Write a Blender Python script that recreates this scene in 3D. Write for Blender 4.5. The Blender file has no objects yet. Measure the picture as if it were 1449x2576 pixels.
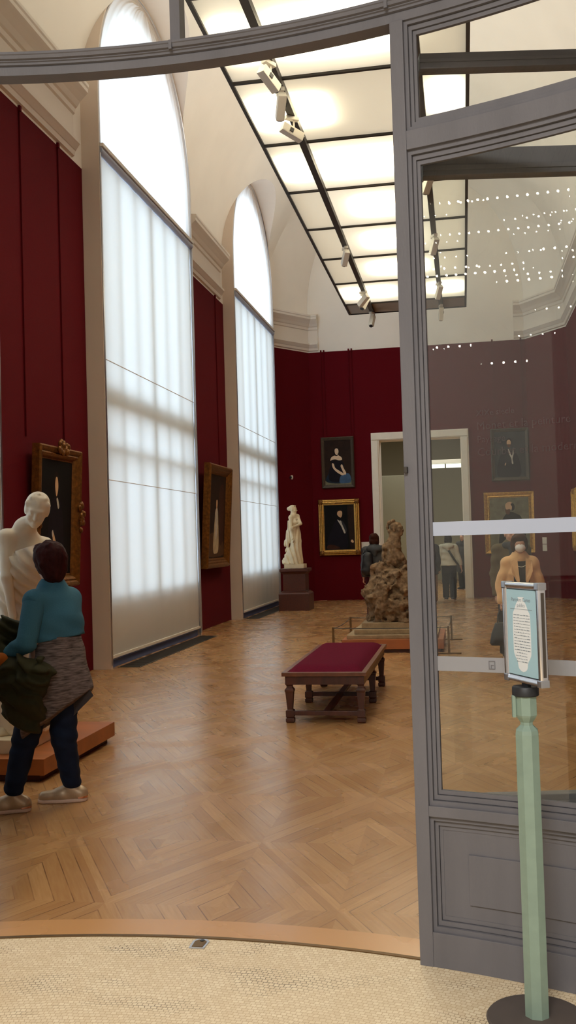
import bpy, bmesh, math, random
import numpy as np
from mathutils import Vector, Matrix
random.seed(7); np.random.seed(7)
sc = bpy.context.scene
COL = sc.collection

# ------------------------------------------------------------------ camera
IMG_W, IMG_H, FPX = 1449.0, 2576.0, 2463.8
YAW, PITCH, ROLL, CAM_Z = 0.176493, 0.029499, -0.029634, 1.65
def cam_axes():
    cy, sy, cp, sp = math.cos(YAW), math.sin(YAW), math.cos(PITCH), math.sin(PITCH)
    f = Vector((-sy*cp, cy*cp, sp)); r = Vector((cy, sy, 0)); u = r.cross(f)
    c, s = math.cos(ROLL), math.sin(ROLL)
    return (c*r + s*u), (-s*r + c*u), f
CR, CU, CF = cam_axes()
cd = bpy.data.cameras.new('camera'); cam = bpy.data.objects.new('camera', cd); COL.objects.link(cam)
cd.sensor_fit = 'AUTO'; cd.sensor_width = 36.0; cd.lens = FPX/IMG_H*36.0
cd.clip_start = 0.05; cd.clip_end = 200
cam.matrix_world = Matrix(((CR.x, CU.x, -CF.x, 0), (CR.y, CU.y, -CF.y, 0), (CR.z, CU.z, -CF.z, CAM_Z), (0, 0, 0, 1)))
sc.camera = cam
# ------------------------------------------------------------------ exposure, world, large lights
sc.view_settings.view_transform = 'Standard'; sc.view_settings.look = 'None'
sc.view_settings.gamma = 1.0; sc.view_settings.exposure = 0.12
try: sc.view_settings.use_curve_mapping = False
except Exception: pass
sc.cycles.max_bounces = 14; sc.cycles.diffuse_bounces = 7; sc.cycles.glossy_bounces = 5
sc.cycles.transparent_max_bounces = 16; sc.cycles.transmission_bounces = 8
sc.cycles.sample_clamp_indirect = 4.0; sc.cycles.caustics_reflective = False; sc.cycles.caustics_refractive = False
sc.cycles.use_denoising = True
world = bpy.data.worlds.new('daylight'); sc.world = world; world.use_nodes = True
bg = world.node_tree.nodes['Background']; bg.inputs[0].default_value = (0.68, 0.84, 1.0, 1); bg.inputs[1].default_value = 3.2
def area(name, loc, sx, sy, power, col=(1, .93, .8), rot=(0, 0, 0), spread=None):
    l = bpy.data.lights.new(name, 'AREA'); l.shape = 'RECTANGLE'; l.size = sx; l.size_y = sy
    l.energy = power; l.color = col
    if spread: l.spread = spread
    o = bpy.data.objects.new(name, l); o.location = loc; o.rotation_euler = rot; COL.objects.link(o); return o
ROT_C = (-1.15, 0.1); ROT_R = 3.9                      # centre and radius of the round vestibule
area('vestibule_lamp', (-.7, -2.3, 5.6), 2.0, 2.0, 480, (1, .985, .95))

# ------------------------------------------------------------------ helpers
def S(r, g, b):
    f = lambda c: c/12.92 if c <= .04045 else ((c+.055)/1.055)**2.4
    return (f(r/255), f(g/255), f(b/255))
def at(px, py, Y):
    d = CF*FPX + CR*(px-IMG_W/2) - CU*(py-IMG_H/2)
    return Vector((0, 0, CAM_Z)) + d*(Y/d.y)
def tag(o, label=None, cat=None, group=None, kind=None):
    if label: o['label'] = label
    if cat: o['category'] = cat
    if group: o['group'] = group
    if kind: o['kind'] = kind
    return o
def thing(name, loc=(0, 0, 0), rz=0, label=None, cat=None, group=None, kind=None):
    o = bpy.data.objects.new(name, None); o.empty_display_size = .1
    o.location = loc; o.rotation_euler = (0, 0, rz); COL.objects.link(o)
    return tag(o, label, cat, group, kind)
def link(name, me, mats, parent=None):
    for m in (mats if isinstance(mats, (list, tuple)) else [mats]): me.materials.append(m)
    o = bpy.data.objects.new(name, me); COL.objects.link(o)
    if parent is not None: o.parent = parent
    return o
class MB:
    def __init__(s): s.v = []; s.f = []; s.m = []
    def add(s, vs, fs, mi=0):
        n = len(s.v); s.v += [tuple(map(float, p)) for p in vs]
        for f in fs: s.f.append(tuple(n+i for i in f)); s.m.append(mi)
        return s
    def box(s, lo, hi, mi=0):
        x0, y0, z0 = lo; x1, y1, z1 = hi
        return s.add([(x0,y0,z0),(x1,y0,z0),(x1,y1,z0),(x0,y1,z0),(x0,y0,z1),(x1,y0,z1),(x1,y1,z1),(x0,y1,z1)],
                     [(0,3,2,1),(4,5,6,7),(0,1,5,4),(1,2,6,5),(2,3,7,6),(3,0,4,7)], mi)
    def obox(s, c, size, M, mi=0):
        c = Vector(c); vs = []
        for sx, sy, sz in ((-1,-1,-1),(1,-1,-1),(1,1,-1),(-1,1,-1),(-1,-1,1),(1,-1,1),(1,1,1),(-1,1,1)):
            vs.append(c + M @ Vector((sx*size[0]/2, sy*size[1]/2, sz*size[2]/2)))
        return s.add(vs, [(0,3,2,1),(4,5,6,7),(0,1,5,4),(1,2,6,5),(2,3,7,6),(3,0,4,7)], mi)
    def rings(s, rings, mi=0, caps=True, loop=False, closed=True):
        n = len(rings[0]); base = len(s.v)
        for r in rings: s.v += [tuple(map(float, p)) for p in r]
        R = len(rings)
        for i in range(R if loop else R-1):
            a = base+i*n; b = base+((i+1) % R)*n
            for j in range(n if closed else n-1):
                k = (j+1) % n; s.f.append((a+j, a+k, b+k, b+j)); s.m.append(mi)
        if caps and not loop:
            s.f.append(tuple(base+j for j in reversed(range(n)))); s.m.append(mi)
            s.f.append(tuple(base+(R-1)*n+j for j in range(n))); s.m.append(mi)
        return s
    def lathe(s, prof, c=(0, 0, 0), n=24, mi=0, rot=0.0):
        rs = [[(c[0]+r*math.cos(rot+2*math.pi*j/n), c[1]+r*math.sin(rot+2*math.pi*j/n), c[2]+z) for j in range(n)] for r, z in prof]
        return s.rings(rs, mi)
    def tube(s, pts, r, n=8, mi=0, loop=False):
        pts = [Vector(p) for p in pts]; rs = []
        N = len(pts); up = Vector((0, 0, 1)); last = None
        for i, p in enumerate(pts):
            a = pts[i-1] if (i > 0 or loop) else p; b = pts[(i+1) % N] if (i < N-1 or loop) else p
            t = (b-a).normalized()
            x = last - t*last.dot(t) if last is not None else (up.cross(t) if abs(t.z) < .95 else Vector((1, 0, 0)).cross(t))
            if x.length < 1e-6: x = Vector((0, 1, 0)).cross(t)
            x.normalize(); y = t.cross(x); last = x
            rr = r[i] if isinstance(r, (list, tuple)) else r
            rs.append([p + x*rr*math.cos(2*math.pi*j/n) + y*rr*math.sin(2*math.pi*j/n) for j in range(n)])
        return s.rings(rs, mi, loop=loop)
    def ball(s, c, r, n=8, mi=0):
        r = (r, r, r) if not isinstance(r, (list, tuple)) else r
        rs = []
        for i in range(n+1):
            a = math.pi*i/n; q = max(math.sin(a), .02)
            rs.append([(c[0]+r[0]*q*math.cos(2*math.pi*j/(n+4)), c[1]+r[1]*q*math.sin(2*math.pi*j/(n+4)), c[2]-r[2]*math.cos(a)) for j in range(n+4)])
        return s.rings(rs, mi)
    def arc(s, prof, t0, t1, n=12, mi=0):                # profile (r,z) swept round the vestibule, angles in degrees from +Y
        rs = []
        for i in range(n+1):
            t = math.radians(t0+(t1-t0)*i/n)
            rs.append([(ROT_C[0]+r*math.sin(t), ROT_C[1]+r*math.cos(t), z) for r, z in prof])
        return s.rings(rs, mi)
    def arcbox(s, t0, t1, r0, r1, z0, z1, n=10, mi=0):
        return s.arc([(r0, z0), (r1, z0), (r1, z1), (r0, z1)], t0, t1, n, mi)
    def mitre(s, w, h, prof, mi=0, z0=0):                # picture frame: profile (inset, out); faces -Y, width w along X, bottom at z0
        rs = []
        for sx, sz in ((-1, 0), (1, 0), (1, 1), (-1, 1)):
            ring = []
            for u, o in prof:
                ring.append((sx*(w/2-u), -o, z0 + (u if sz == 0 else h-u)))
            rs.append(ring)
        return s.rings(rs, mi, loop=True, closed=True)
    def build(s, name, mats, parent=None, smooth=False, bevel=0, origin=None):
        me = bpy.data.meshes.new(name)
        vs = s.v if origin is None else [(p[0]-origin[0], p[1]-origin[1], p[2]-origin[2]) for p in s.v]
        me.from_pydata(vs, [], s.f); me.polygons.foreach_set('material_index', s.m)
        bm = bmesh.new(); bm.from_mesh(me); bmesh.ops.recalc_face_normals(bm, faces=bm.faces)
        if bevel: bmesh.ops.bevel(bm, geom=[e for e in bm.edges if e.is_manifold and e.calc_face_angle(0) > .5], offset=bevel, segments=2, affect='EDGES', profile=.7, clamp_overlap=True)
        bm.to_mesh(me); bm.free()
        if smooth:
            me.polygons.foreach_set('use_smooth', [True]*len(me.polygons))
            try: me.set_sharp_from_angle(angle=math.radians(40))
            except Exception: pass
        me.update()
        return link(name, me, mats, parent)
def copy_tree(o, parent=None):
    c = o.copy(); COL.objects.link(c)
    if parent is not None: c.parent = parent
    for ch in [x for x in bpy.data.objects if x.parent == o]: copy_tree(ch, c)
    return c

# ------------------------------------------------------------------ implicit surfaces for bodies, cloth and sculpture
_lat = np.random.RandomState(3).rand(33, 33, 33).astype(np.float32)
def vnoise(X, Y, Z, sc_):
    x, y, z = np.broadcast_arrays(X*sc_, Y*sc_, Z*sc_)
    xi, yi, zi = np.floor(x).astype(int), np.floor(y).astype(int), np.floor(z).astype(int)
    fx, fy, fz = x-xi, y-yi, z-zi
    fx, fy, fz = (q*q*(3-2*q) for q in (fx, fy, fz))
    g = lambda a, b, c: _lat[(xi+a) % 32, (yi+b) % 32, (zi+c) % 32]
    l = lambda a, b, t: a+(b-a)*t
    return (l(l(l(g(0,0,0), g(1,0,0), fx), l(g(0,1,0), g(1,1,0), fx), fy), l(l(g(0,0,1), g(1,0,1), fx), l(g(0,1,1), g(1,1,1), fx), fy), fz)*2-1).astype(np.float32)
def C(a, b, ra, rb=None, k=.02, flat=None): return ('c', Vector(a), Vector(b), ra, ra if rb is None else rb, k, flat, 1)
def E_(c, r, M=None, k=.02): return ('e', Vector(c), (r, r, r) if not isinstance(r, (tuple, list)) else r, M, None, k, None, 1)
def NEG(p): return p[:-1]+(-1,)
class Field:
    def __init__(s, lo, hi, res):
        s.lo = np.array(lo, float); s.res = res
        s.n = np.ceil((np.array(hi, float)-s.lo)/res).astype(int)+1
        s.D = np.full(s.n, 1e2, np.float32); s.ax = [s.lo[i]+res*np.arange(s.n[i]) for i in range(3)]
    def grid(s, lo=None, hi=None):
        sl = []
        for i in range(3):
            a = 0 if lo is None else max(0, int(math.floor((lo[i]-s.lo[i])/s.res)))
            b = s.n[i] if hi is None else min(s.n[i], int(math.ceil((hi[i]-s.lo[i])/s.res))+1)
            sl.append(slice(a, max(a, b)))
        return tuple(sl), np.meshgrid(*[s.ax[i][sl[i]] for i in range(3)], indexing='ij', sparse=True)
    def add(s, prims, infl=0.0):
        for p in prims:
            kind, a, b, ra, rb, k, flat, sg = p
            pad = k+3*s.res+abs(infl)
            if kind == 'c':
                R = max(ra, rb)*(1 if not flat else max(1, 1/flat[1]))+pad
                lo = [min(a[i], b[i])-R for i in range(3)]; hi = [max(a[i], b[i])+R for i in range(3)]
            else:
                R = max(b)+pad; lo = [a[i]-R for i in range(3)]; hi = [a[i]+R for i in range(3)]
            sl, (X, Y, Z) = s.grid(lo, hi)
            if any(q.stop <= q.start for q in sl): continue
            if kind == 'c':
                dx, dy, dz = X-a.x, Y-a.y, Z-a.z; ba = b-a; bx, by, bz = ba
                if flat:
                    n, q = Vector(flat[0]).normalized(), flat[1]
                    t = (dx*n.x+dy*n.y+dz*n.z)*(q-1); dx, dy, dz = dx+t*n.x, dy+t*n.y, dz+t*n.z
                    t = ba.dot(n)*(q-1); bx, by, bz = bx+t*n.x, by+t*n.y, bz+t*n.z
                L2 = max(bx*bx+by*by+bz*bz, 1e-9)
                h = np.clip((dx*bx+dy*by+dz*bz)/L2, 0, 1)
                d = np.sqrt((dx-h*bx)**2+(dy-h*by)**2+(dz-h*bz)**2)-(ra+(rb-ra)*h)
                if flat and flat[1] > 1: d = d/math.sqrt(flat[1])
            else:
                dx, dy, dz = X-a.x, Y-a.y, Z-a.z
                if ra is not None:
                    M = ra.transposed()
                    dx, dy, dz = (M[i][0]*dx+M[i][1]*dy+M[i][2]*dz for i in range(3))
                k0 = np.sqrt((dx/b[0])**2+(dy/b[1])**2+(dz/b[2])**2); k1 = np.sqrt((dx/b[0]**2)**2+(dy/b[1]**2)**2+(dz/b[2]**2)**2)
                d = k0*(k0-1)/np.maximum(k1, 1e-6)
            d = (d-infl).astype(np.float32); A = s.D[sl]
            if sg > 0:
                h = np.maximum(k-np.abs(A-d), 0)/k; s.D[sl] = np.minimum(A, d)-h*h*k/4
            else:
                d = -d; h = np.maximum(k-np.abs(A-d), 0)/k; s.D[sl] = np.maximum(A, d)+h*h*k/4
        return s
    def warp(s, fn):
        _, (X, Y, Z) = s.grid(); s.D = (s.D+fn(X, Y, Z)).astype(np.float32); return s
    def cut(s, p, n):                                     # keep the side the normal points away from
        _, (X, Y, Z) = s.grid(); n = Vector(n).normalized()
        s.D = np.maximum(s.D, (X-p[0])*n.x+(Y-p[1])*n.y+(Z-p[2])*n.z).astype(np.float32); return s
    def build(s, name, m, parent=None, origin=(0, 0, 0)):
        D = s.D.copy()
        for ax in range(3):
            for e in (0, -1):
                ix = [slice(None)]*3; ix[ax] = e; D[tuple(ix)] = np.maximum(D[tuple(ix)], s.res)
        S_ = D < 0; nx, ny, nz = D.shape
        cor = [(i, j, k) for i in (0, 1) for j in (0, 1) for k in (0, 1)]
        cnt = sum(S_[i:nx-1+i, j:ny-1+j, k:nz-1+k].astype(np.int8) for i, j, k in cor)
        I, J, K = np.nonzero((cnt > 0) & (cnt < 8))
        idx = np.full((nx-1, ny-1, nz-1), -1, np.int64); idx[I, J, K] = np.arange(len(I))
        P = np.zeros((len(I), 3)); N = np.zeros(len(I))
        for a in cor:
            for ax in range(3):
                if a[ax]: continue
                b = list(a); b[ax] = 1
                da = D[I+a[0], J+a[1], K+a[2]]; db = D[I+b[0], J+b[1], K+b[2]]
                cr = (da < 0) != (db < 0); t = np.where(cr, da/np.where(cr, da-db, 1), 0)
                for q in range(3): P[:, q] += np.where(cr, a[q]+(t if q == ax else 0), 0)
                N += cr
        V = s.lo+s.res*(np.stack([I, J, K], 1)+P/np.maximum(N, 1)[:, None]) - np.array(origin, float)
        F = []
        for ax in range(3):
            u, v = (ax+1) % 3, (ax+2) % 3
            sA = [slice(None)]*3; sB = [slice(None)]*3
            sA[ax] = slice(0, -1); sB[ax] = slice(1, None)
            ch = S_[tuple(sA)] != S_[tuple(sB)]
            G = list(np.nonzero(ch)); ok = (G[u] >= 1) & (G[v] >= 1) & (G[u] < D.shape[u]-1) & (G[v] < D.shape[v]-1)
            G = [g[ok] for g in G]
            def cell(du, dv):
                q = [G[0], G[1], G[2]]; q[u] = q[u]+du; q[v] = q[v]+dv
                return idx[q[0], q[1], q[2]]
            quad = np.stack([cell(-1, -1), cell(0, -1), cell(0, 0), cell(-1, 0)], 1)
            flip = ~S_[G[0], G[1], G[2]]; quad[flip] = quad[flip][:, ::-1]
            F.append(quad)
        F = np.concatenate(F); F = F[(F >= 0).all(1)]
        me = bpy.data.meshes.new(name)
        me.vertices.add(len(V)); me.vertices.foreach_set('co', V.astype(np.float32).ravel())
        me.loops.add(F.size); me.loops.foreach_set('vertex_index', F.astype(np.int32).ravel())
        me.polygons.add(len(F)); me.polygons.foreach_set('loop_start', np.arange(0, F.size, 4, dtype=np.int32))
        me.polygons.foreach_set('use_smooth', np.ones(len(F), bool)); me.update(); me.validate()
        return link(name, me, m, parent)

# ------------------------------------------------------------------ materials
class NT:
    def __init__(s, m): s.t = m.node_tree; s.n = s.t.nodes; s.l = s.t.links
    def node(s, ty, **kw):
        q = s.n.new(ty)
        for k, v in kw.items(): setattr(q, k, v)
        return q
    def put(s, sock, v):
        if isinstance(v, bpy.types.NodeSocket): s.l.new(v, sock)
        else: sock.default_value = v
    def math(s, op, a, b=0.0, c=None):
        q = s.node('ShaderNodeMath', operation=op); s.put(q.inputs[0], a); s.put(q.inputs[1], b)
        if c is not None: s.put(q.inputs[2], c)
        return q.outputs[0]
    def mix(s, f, a, b):
        q = s.node('ShaderNodeMix', data_type='RGBA'); s.put(q.inputs[0], f)
        for i, v in ((6, a), (7, b)): s.put(q.inputs[i], v if isinstance(v, bpy.types.NodeSocket) else (*v[:3], 1))
        return q.outputs[2]
    def pos(s): return s.node('ShaderNodeTexCoord').outputs['Object']
    def noise(s, scale, vec=None, detail=3, rough=.5):
        q = s.node('ShaderNodeTexNoise'); q.inputs['Scale'].default_value = scale; q.inputs['Detail'].default_value = detail; q.inputs['Roughness'].default_value = rough
        s.l.new(vec if vec is not None else s.pos(), q.inputs['Vector']); return q.outputs['Fac']
    def map(s, v, a, b, c, d):
        q = s.node('ShaderNodeMapRange'); s.put(q.inputs[0], v)
        for i, x in enumerate((a, b, c, d)): q.inputs[1+i].default_value = x
        return q.outputs[0]
    def scale(s, vec, sx, sy, sz):
        q = s.node('ShaderNodeMapping'); q.inputs['Scale'].default_value = (sx, sy, sz); s.l.new(vec, q.inputs[0]); return q.outputs[0]
def mat(name, col, rough=.6, metal=0.0, spec=.5, var=0.0, vscale=6.0, bump=0.0, bscale=40.0, stretch=None, sheen=0.0, coat=0.0):
    m = bpy.data.materials.new(name); m.use_nodes = True; t = NT(m); b = t.n['Principled BSDF']
    b.inputs['Roughness'].default_value = rough; b.inputs['Metallic'].default_value = metal
    b.inputs['Specular IOR Level'].default_value = spec
    if sheen: b.inputs['Sheen Weight'].default_value = sheen
    if coat: b.inputs['Coat Weight'].default_value = coat; b.inputs['Coat Roughness'].default_value = .15
    vec = t.pos()
    if stretch: vec = t.scale(vec, *stretch)
    if var:
        f = t.map(t.noise(vscale, vec), .25, .75, 0, 1)
        t.put(b.inputs['Base Color'], t.mix(f, [c*(1-var) for c in col], [min(1, c*(1+var)) for c in col]))
    else: b.inputs['Base Color'].default_value = (*col, 1)
    if bump:
        q = t.node('ShaderNodeBump'); q.inputs['Strength'].default_value = bump; q.inputs['Distance'].default_value = .01
        t.l.new(t.noise(bscale, vec), q.inputs['Height']); t.l.new(q.outputs[0], b.inputs['Normal'])
    return m
def glow(name, col, strength):
    m = bpy.data.materials.new(name); m.use_nodes = True; t = NT(m); t.n.clear()
    e = t.node('ShaderNodeEmission'); e.inputs[0].default_value = (*col, 1); e.inputs[1].default_value = strength
    o = t.node('ShaderNodeOutputMaterial'); t.l.new(e.outputs[0], o.inputs[0]); return m
def translucent(name, col, tr=.6, var=0.0, vs=(1, 1, 1), extra=0.0):
    m = bpy.data.materials.new(name); m.use_nodes = True; t = NT(m); t.n.clear()
    a = t.node('ShaderNodeBsdfTranslucent'); d = t.node('ShaderNodeBsdfDiffuse'); x = t.node('ShaderNodeMixShader'); x.inputs[0].default_value = tr
    for q in (a, d):
        if var:
            f = t.map(t.noise(1.0, t.scale(t.pos(), *vs), 4), .3, .7, 0, 1)
            t.put(q.inputs[0], t.mix(f, [c*(1-var) for c in col], col))
        else: q.inputs[0].default_value = (*col, 1)
    t.l.new(d.outputs[0], x.inputs[1]); t.l.new(a.outputs[0], x.inputs[2])
    last = x.outputs[0]
    if extra:
        e = t.node('ShaderNodeEmission'); e.inputs[0].default_value = (1, .92, .74, 1); e.inputs[1].default_value = extra
        s2 = t.node('ShaderNodeAddShader'); t.l.new(last, s2.inputs[0]); t.l.new(e.outputs[0], s2.inputs[1]); last = s2.outputs[0]
    o = t.node('ShaderNodeOutputMaterial'); t.l.new(last, o.inputs[0]); return m
def glass(name, tint=(.985, .99, .98), f0=.028, haze=0.0):
    m = bpy.data.materials.new(name); m.use_nodes = True; t = NT(m); t.n.clear()
    tr = t.node('ShaderNodeBsdfTransparent'); tr.inputs[0].default_value = (*tint, 1)
    gl = t.node('ShaderNodeBsdfGlossy'); gl.inputs['Roughness'].default_value = .003
    lw = t.node('ShaderNodeLayerWeight'); lw.inputs[0].default_value = .5
    p = t.math('POWER', lw.outputs['Facing'], 4.0); f = t.math('MULTIPLY_ADD', p, .6, f0)
    x = t.node('ShaderNodeMixShader'); t.l.new(f, x.inputs[0]); t.l.new(tr.outputs[0], x.inputs[1]); t.l.new(gl.outputs[0], x.inputs[2])
    o = t.node('ShaderNodeOutputMaterial'); t.l.new(x.outputs[0], o.inputs[0]); return m
def parquet():
    m = bpy.data.materials.new('oak_parquet'); m.use_nodes = True; t = NT(m); b = t.n['Principled BSDF']
    sx = t.node('ShaderNodeSeparateXYZ'); t.l.new(t.pos(), sx.inputs[0]); x, y = sx.outputs[0], sx.outputs[1]
    u = t.math('DIVIDE', t.math('ADD', x, 1.15-.545), 1.09); v = t.math('DIVIDE', t.math('SUBTRACT', y, 5.32), 1.92)
    a = t.math('ADD', u, v); c = t.math('SUBTRACT', u, v)
    ca, cc = t.math('ROUND', a), t.math('ROUND', c)
    fa, fc = t.math('SUBTRACT', a, ca), t.math('SUBTRACT', c, cc)
    aa, ac = t.math('ABSOLUTE', fa), t.math('ABSOLUTE', fc)
    big = t.math('GREATER_THAN', aa, ac)
    mx = t.math('MAXIMUM', aa, ac); ring = t.math('MULTIPLY', mx, 11.0)
    rid = t.math('FLOOR', ring); rf = t.math('FRACT', ring)
    mixf = lambda f, p, q: t.math('ADD', t.math('MULTIPLY', q, f), t.math('MULTIPLY', p, t.math('SUBTRACT', 1.0, f)))
    sgn = t.math('GREATER_THAN', mixf(big, fc, fa), 0.0)
    side = t.math('ADD', t.math('MULTIPLY', big, 2.0), sgn)
    idv = t.node('ShaderNodeCombineXYZ')
    t.l.new(t.math('MULTIPLY_ADD', ca, 7.31, t.math('MULTIPLY', rid, 1.77)), idv.inputs[0])
    t.l.new(t.math('MULTIPLY_ADD', cc, 3.17, t.math('MULTIPLY', side, 2.31)), idv.inputs[1])
    wn = t.node('ShaderNodeTexWhiteNoise', noise_dimensions='2D'); t.l.new(idv.outputs[0], wn.inputs['Vector'])
    gv = t.node('ShaderNodeCombineXYZ')
    t.l.new(t.math('MULTIPLY_ADD', mixf(big, c, a), 60.0, t.math('MULTIPLY', wn.outputs[0], 50.0)), gv.inputs[0])
    t.l.new(t.math('MULTIPLY', mixf(big, a, c), 5.0), gv.inputs[1])
    gn = t.node('ShaderNodeTexNoise'); gn.inputs['Scale'].default_value = 1.0; gn.inputs['Detail'].default_value = 4; t.l.new(gv.outputs[0], gn.inputs['Vector'])
    base = t.mix(wn.outputs[0], S(166, 123, 78), S(190, 147, 98))
    base = t.mix(t.map(gn.outputs['Fac'], .3, .75, 0, .45), base, S(140, 94, 54))
    base = t.mix(t.map(t.noise(.8), .35, .7, 0, .25), base, S(160, 112, 66))
    seam = t.math('GREATER_THAN', t.math('ABSOLUTE', t.math('SUBTRACT', rf, .5)), .47)
    sm = t.math('MULTIPLY', seam, t.math('GREATER_THAN', mx, .02))
    sm = t.math('MULTIPLY', sm, t.map(t.noise(3.0), .35, .65, .15, .75))
    # plain boards follow the curved threshold
    rr = t.math('SQRT', t.math('ADD', t.math('POWER', t.math('ADD', x, 1.15), 2.0), t.math('POWER', t.math('SUBTRACT', y, .1), 2.0)))
    rim = t.math('LESS_THAN', rr, 4.1)
    col = t.mix(sm, base, S(92, 60, 36))
    col = t.mix(rim, col, S(192, 142, 92))
    t.put(b.inputs['Base Color'], col)
    t.put(b.inputs['Roughness'], t.map(t.noise(2.2), .3, .7, .20, .32)); b.inputs['Specular IOR Level'].default_value = .45
    q = t.node('ShaderNodeBump'); q.inputs['Strength'].default_value = .04; q.inputs['Distance'].default_value = .002
    t.l.new(t.math('MULTIPLY_ADD', sm, -1.0, t.math('MULTIPLY', wn.outputs[0], .25)), q.inputs['Height']); t.l.new(q.outputs[0], b.inputs['Normal'])
    return m
def mosaic():
    m = bpy.data.materials.new('marble_mosaic'); m.use_nodes = True; t = NT(m); b = t.n['Principled BSDF']
    sx = t.node('ShaderNodeSeparateXYZ'); t.l.new(t.pos(), sx.inputs[0]); x, y = t.math('ADD', sx.outputs[0], 1.15), t.math('SUBTRACT', sx.outputs[1], .1)
    r = t.math('SQRT', t.math('ADD', t.math('POWER', x, 2.0), t.math('POWER', y, 2.0)))
    w = t.noise(5.0); r2 = t.math('MULTIPLY_ADD', w, .05, r); th = t.math('MULTIPLY', t.math('ARCTAN2', x, y), 3.4)
    th = t.math('MULTIPLY_ADD', t.noise(9.0), .03, th)
    cv = t.node('ShaderNodeCombineXYZ'); t.l.new(th, cv.inputs[0]); t.l.new(r2, cv.inputs[1])
    br = t.node('ShaderNodeTexBrick'); t.l.new(cv.outputs[0], br.inputs['Vector'])
    br.inputs['Scale'].default_value = 1.0; br.inputs['Brick Width'].default_value = .021; br.inputs['Row Height'].default_value = .019
    br.inputs['Mortar Size'].default_value = .0017; br.inputs['Mortar Smooth'].default_value = .3; br.inputs['Bias'].default_value = .1
    br.inputs['Color1'].default_value = (*S(236, 219, 188), 1); br.inputs['Color2'].default_value = (*S(221, 200, 166), 1)
    dirt = t.map(t.noise(2.3, t.scale(t.pos(), .7, 2.2, 1), 5, .6), .52, .66, .10, .9)
    t.put(br.inputs['Mortar'], t.mix(dirt, S(206, 178, 138), S(88, 68, 50)))
    t.put(b.inputs['Base Color'], t.mix(t.map(t.noise(3.0), .4, .75, 0, .35), br.outputs['Color'], S(206, 180, 142)))
    b.inputs['Roughness'].default_value = .5
    return m
M = dict(
 parquet=parquet(), mosaic=mosaic(),
 red=mat('red_fabric_wall', S(88, 4, 16), .9, spec=.15, var=.10, vscale=90, bump=.1, bscale=500),
 redrod=mat('red_rod', S(84, 5, 16), .8, spec=.1),
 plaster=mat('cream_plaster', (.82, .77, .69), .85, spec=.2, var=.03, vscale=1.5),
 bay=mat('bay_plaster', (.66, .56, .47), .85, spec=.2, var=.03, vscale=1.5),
 cornice=mat('cornice_plaster', (.76, .70, .62), .8, spec=.2),
 casing=mat('door_casing_paint', (.88, .83, .72), .6, spec=.3, var=.04),
 grey=mat('grey_oak_paint', S(106, 104, 108), .55, spec=.35, var=.10, vscale=7, stretch=(1, 1, .25), bump=.08, bscale=120),
 rot=mat('vestibule_plaster', (.36, .35, .34), .9),
 dark=mat('dark_metal', (.035, .028, .022), .5), black=mat('black_plastic', (.012, .012, .014), .5),
 steel=mat('brushed_steel', (.55, .56, .60), .3, metal=1.0), white=mat('white_paint', (.72, .68, .60), .5),
 chrome=mat('polished_aluminium', (.78, .78, .82), .18, metal=1.0),
 blind=translucent('blind_fabric', (.84, .84, .80), .42), curtain=translucent('sheer_curtain', (.97, .96, .93), .84),
 glass=glass('clear_glass'), glass2=glass('vestibule_glass', (.975, .99, .975), .034),
 frost=mat('frosted_film', S(178, 186, 204), .7, spec=.3), film=translucent('pale_film', S(196, 196, 200), .5),
 gold=mat('gilt_frame', S(206, 160, 82), .36, metal=.6, var=.3, vscale=25, bump=.25, bscale=60),
 oldgold=mat('old_gilt_frame', S(120, 76, 28), .45, metal=.6, var=.45, vscale=22, bump=.5, bscale=70),
 frame_dark=mat('dark_wood_frame', S(64, 52, 38), .5, var=.3, vscale=30, bump=.2, bscale=90),
 walnut=mat('walnut_wood', S(72, 33, 18), .38, var=.35, vscale=18, stretch=(1, 1, .2), bump=.06, bscale=80),
 walnut2=mat('walnut_rail', S(102, 58, 34), .35, var=.3, vscale=14, stretch=(1, .15, 1)),
 velvet=mat('burgundy_velvet', S(90, 16, 38), .95, spec=.05, var=.16, vscale=60, sheen=.0, bump=.2, bscale=300),
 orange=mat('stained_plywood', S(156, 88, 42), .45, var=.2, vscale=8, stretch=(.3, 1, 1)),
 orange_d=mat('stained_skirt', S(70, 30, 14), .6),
 marble=mat('white_marble', S(226, 212, 190), .42, var=.05, vscale=5, bump=.05, bscale=30),
 marble2=mat('ivory_marble', S(222, 206, 172), .5, var=.10, vscale=9, bump=.1, bscale=30),
 terra=mat('terracotta', S(124, 101, 77), .9, spec=.1, var=.5, vscale=16, bump=1.0, bscale=38),
 terra_b=mat('weathered_plaster', S(150, 128, 98), .9, var=.22, vscale=12, bump=.4, bscale=40),
 porph=mat('brown_marble', S(76, 36, 24), .4, var=.25, vscale=30),
 brass=mat('dark_brass', S(104, 78, 44), .45, metal=.6), sage=mat('sage_green_paint', S(130, 150, 136), .5, var=.07, vscale=20),
 base_m=mat('bronze_base', S(88, 78, 72), .55, metal=.1, var=.1, vscale=10),
 skin=mat('skin', S(196, 150, 126), .55, var=.05, vscale=12),
 grille=mat('floor_grille_metal', S(66, 58, 50), .5), blue=mat('blue_grey_sill', S(70, 92, 140), .4),
)
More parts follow.
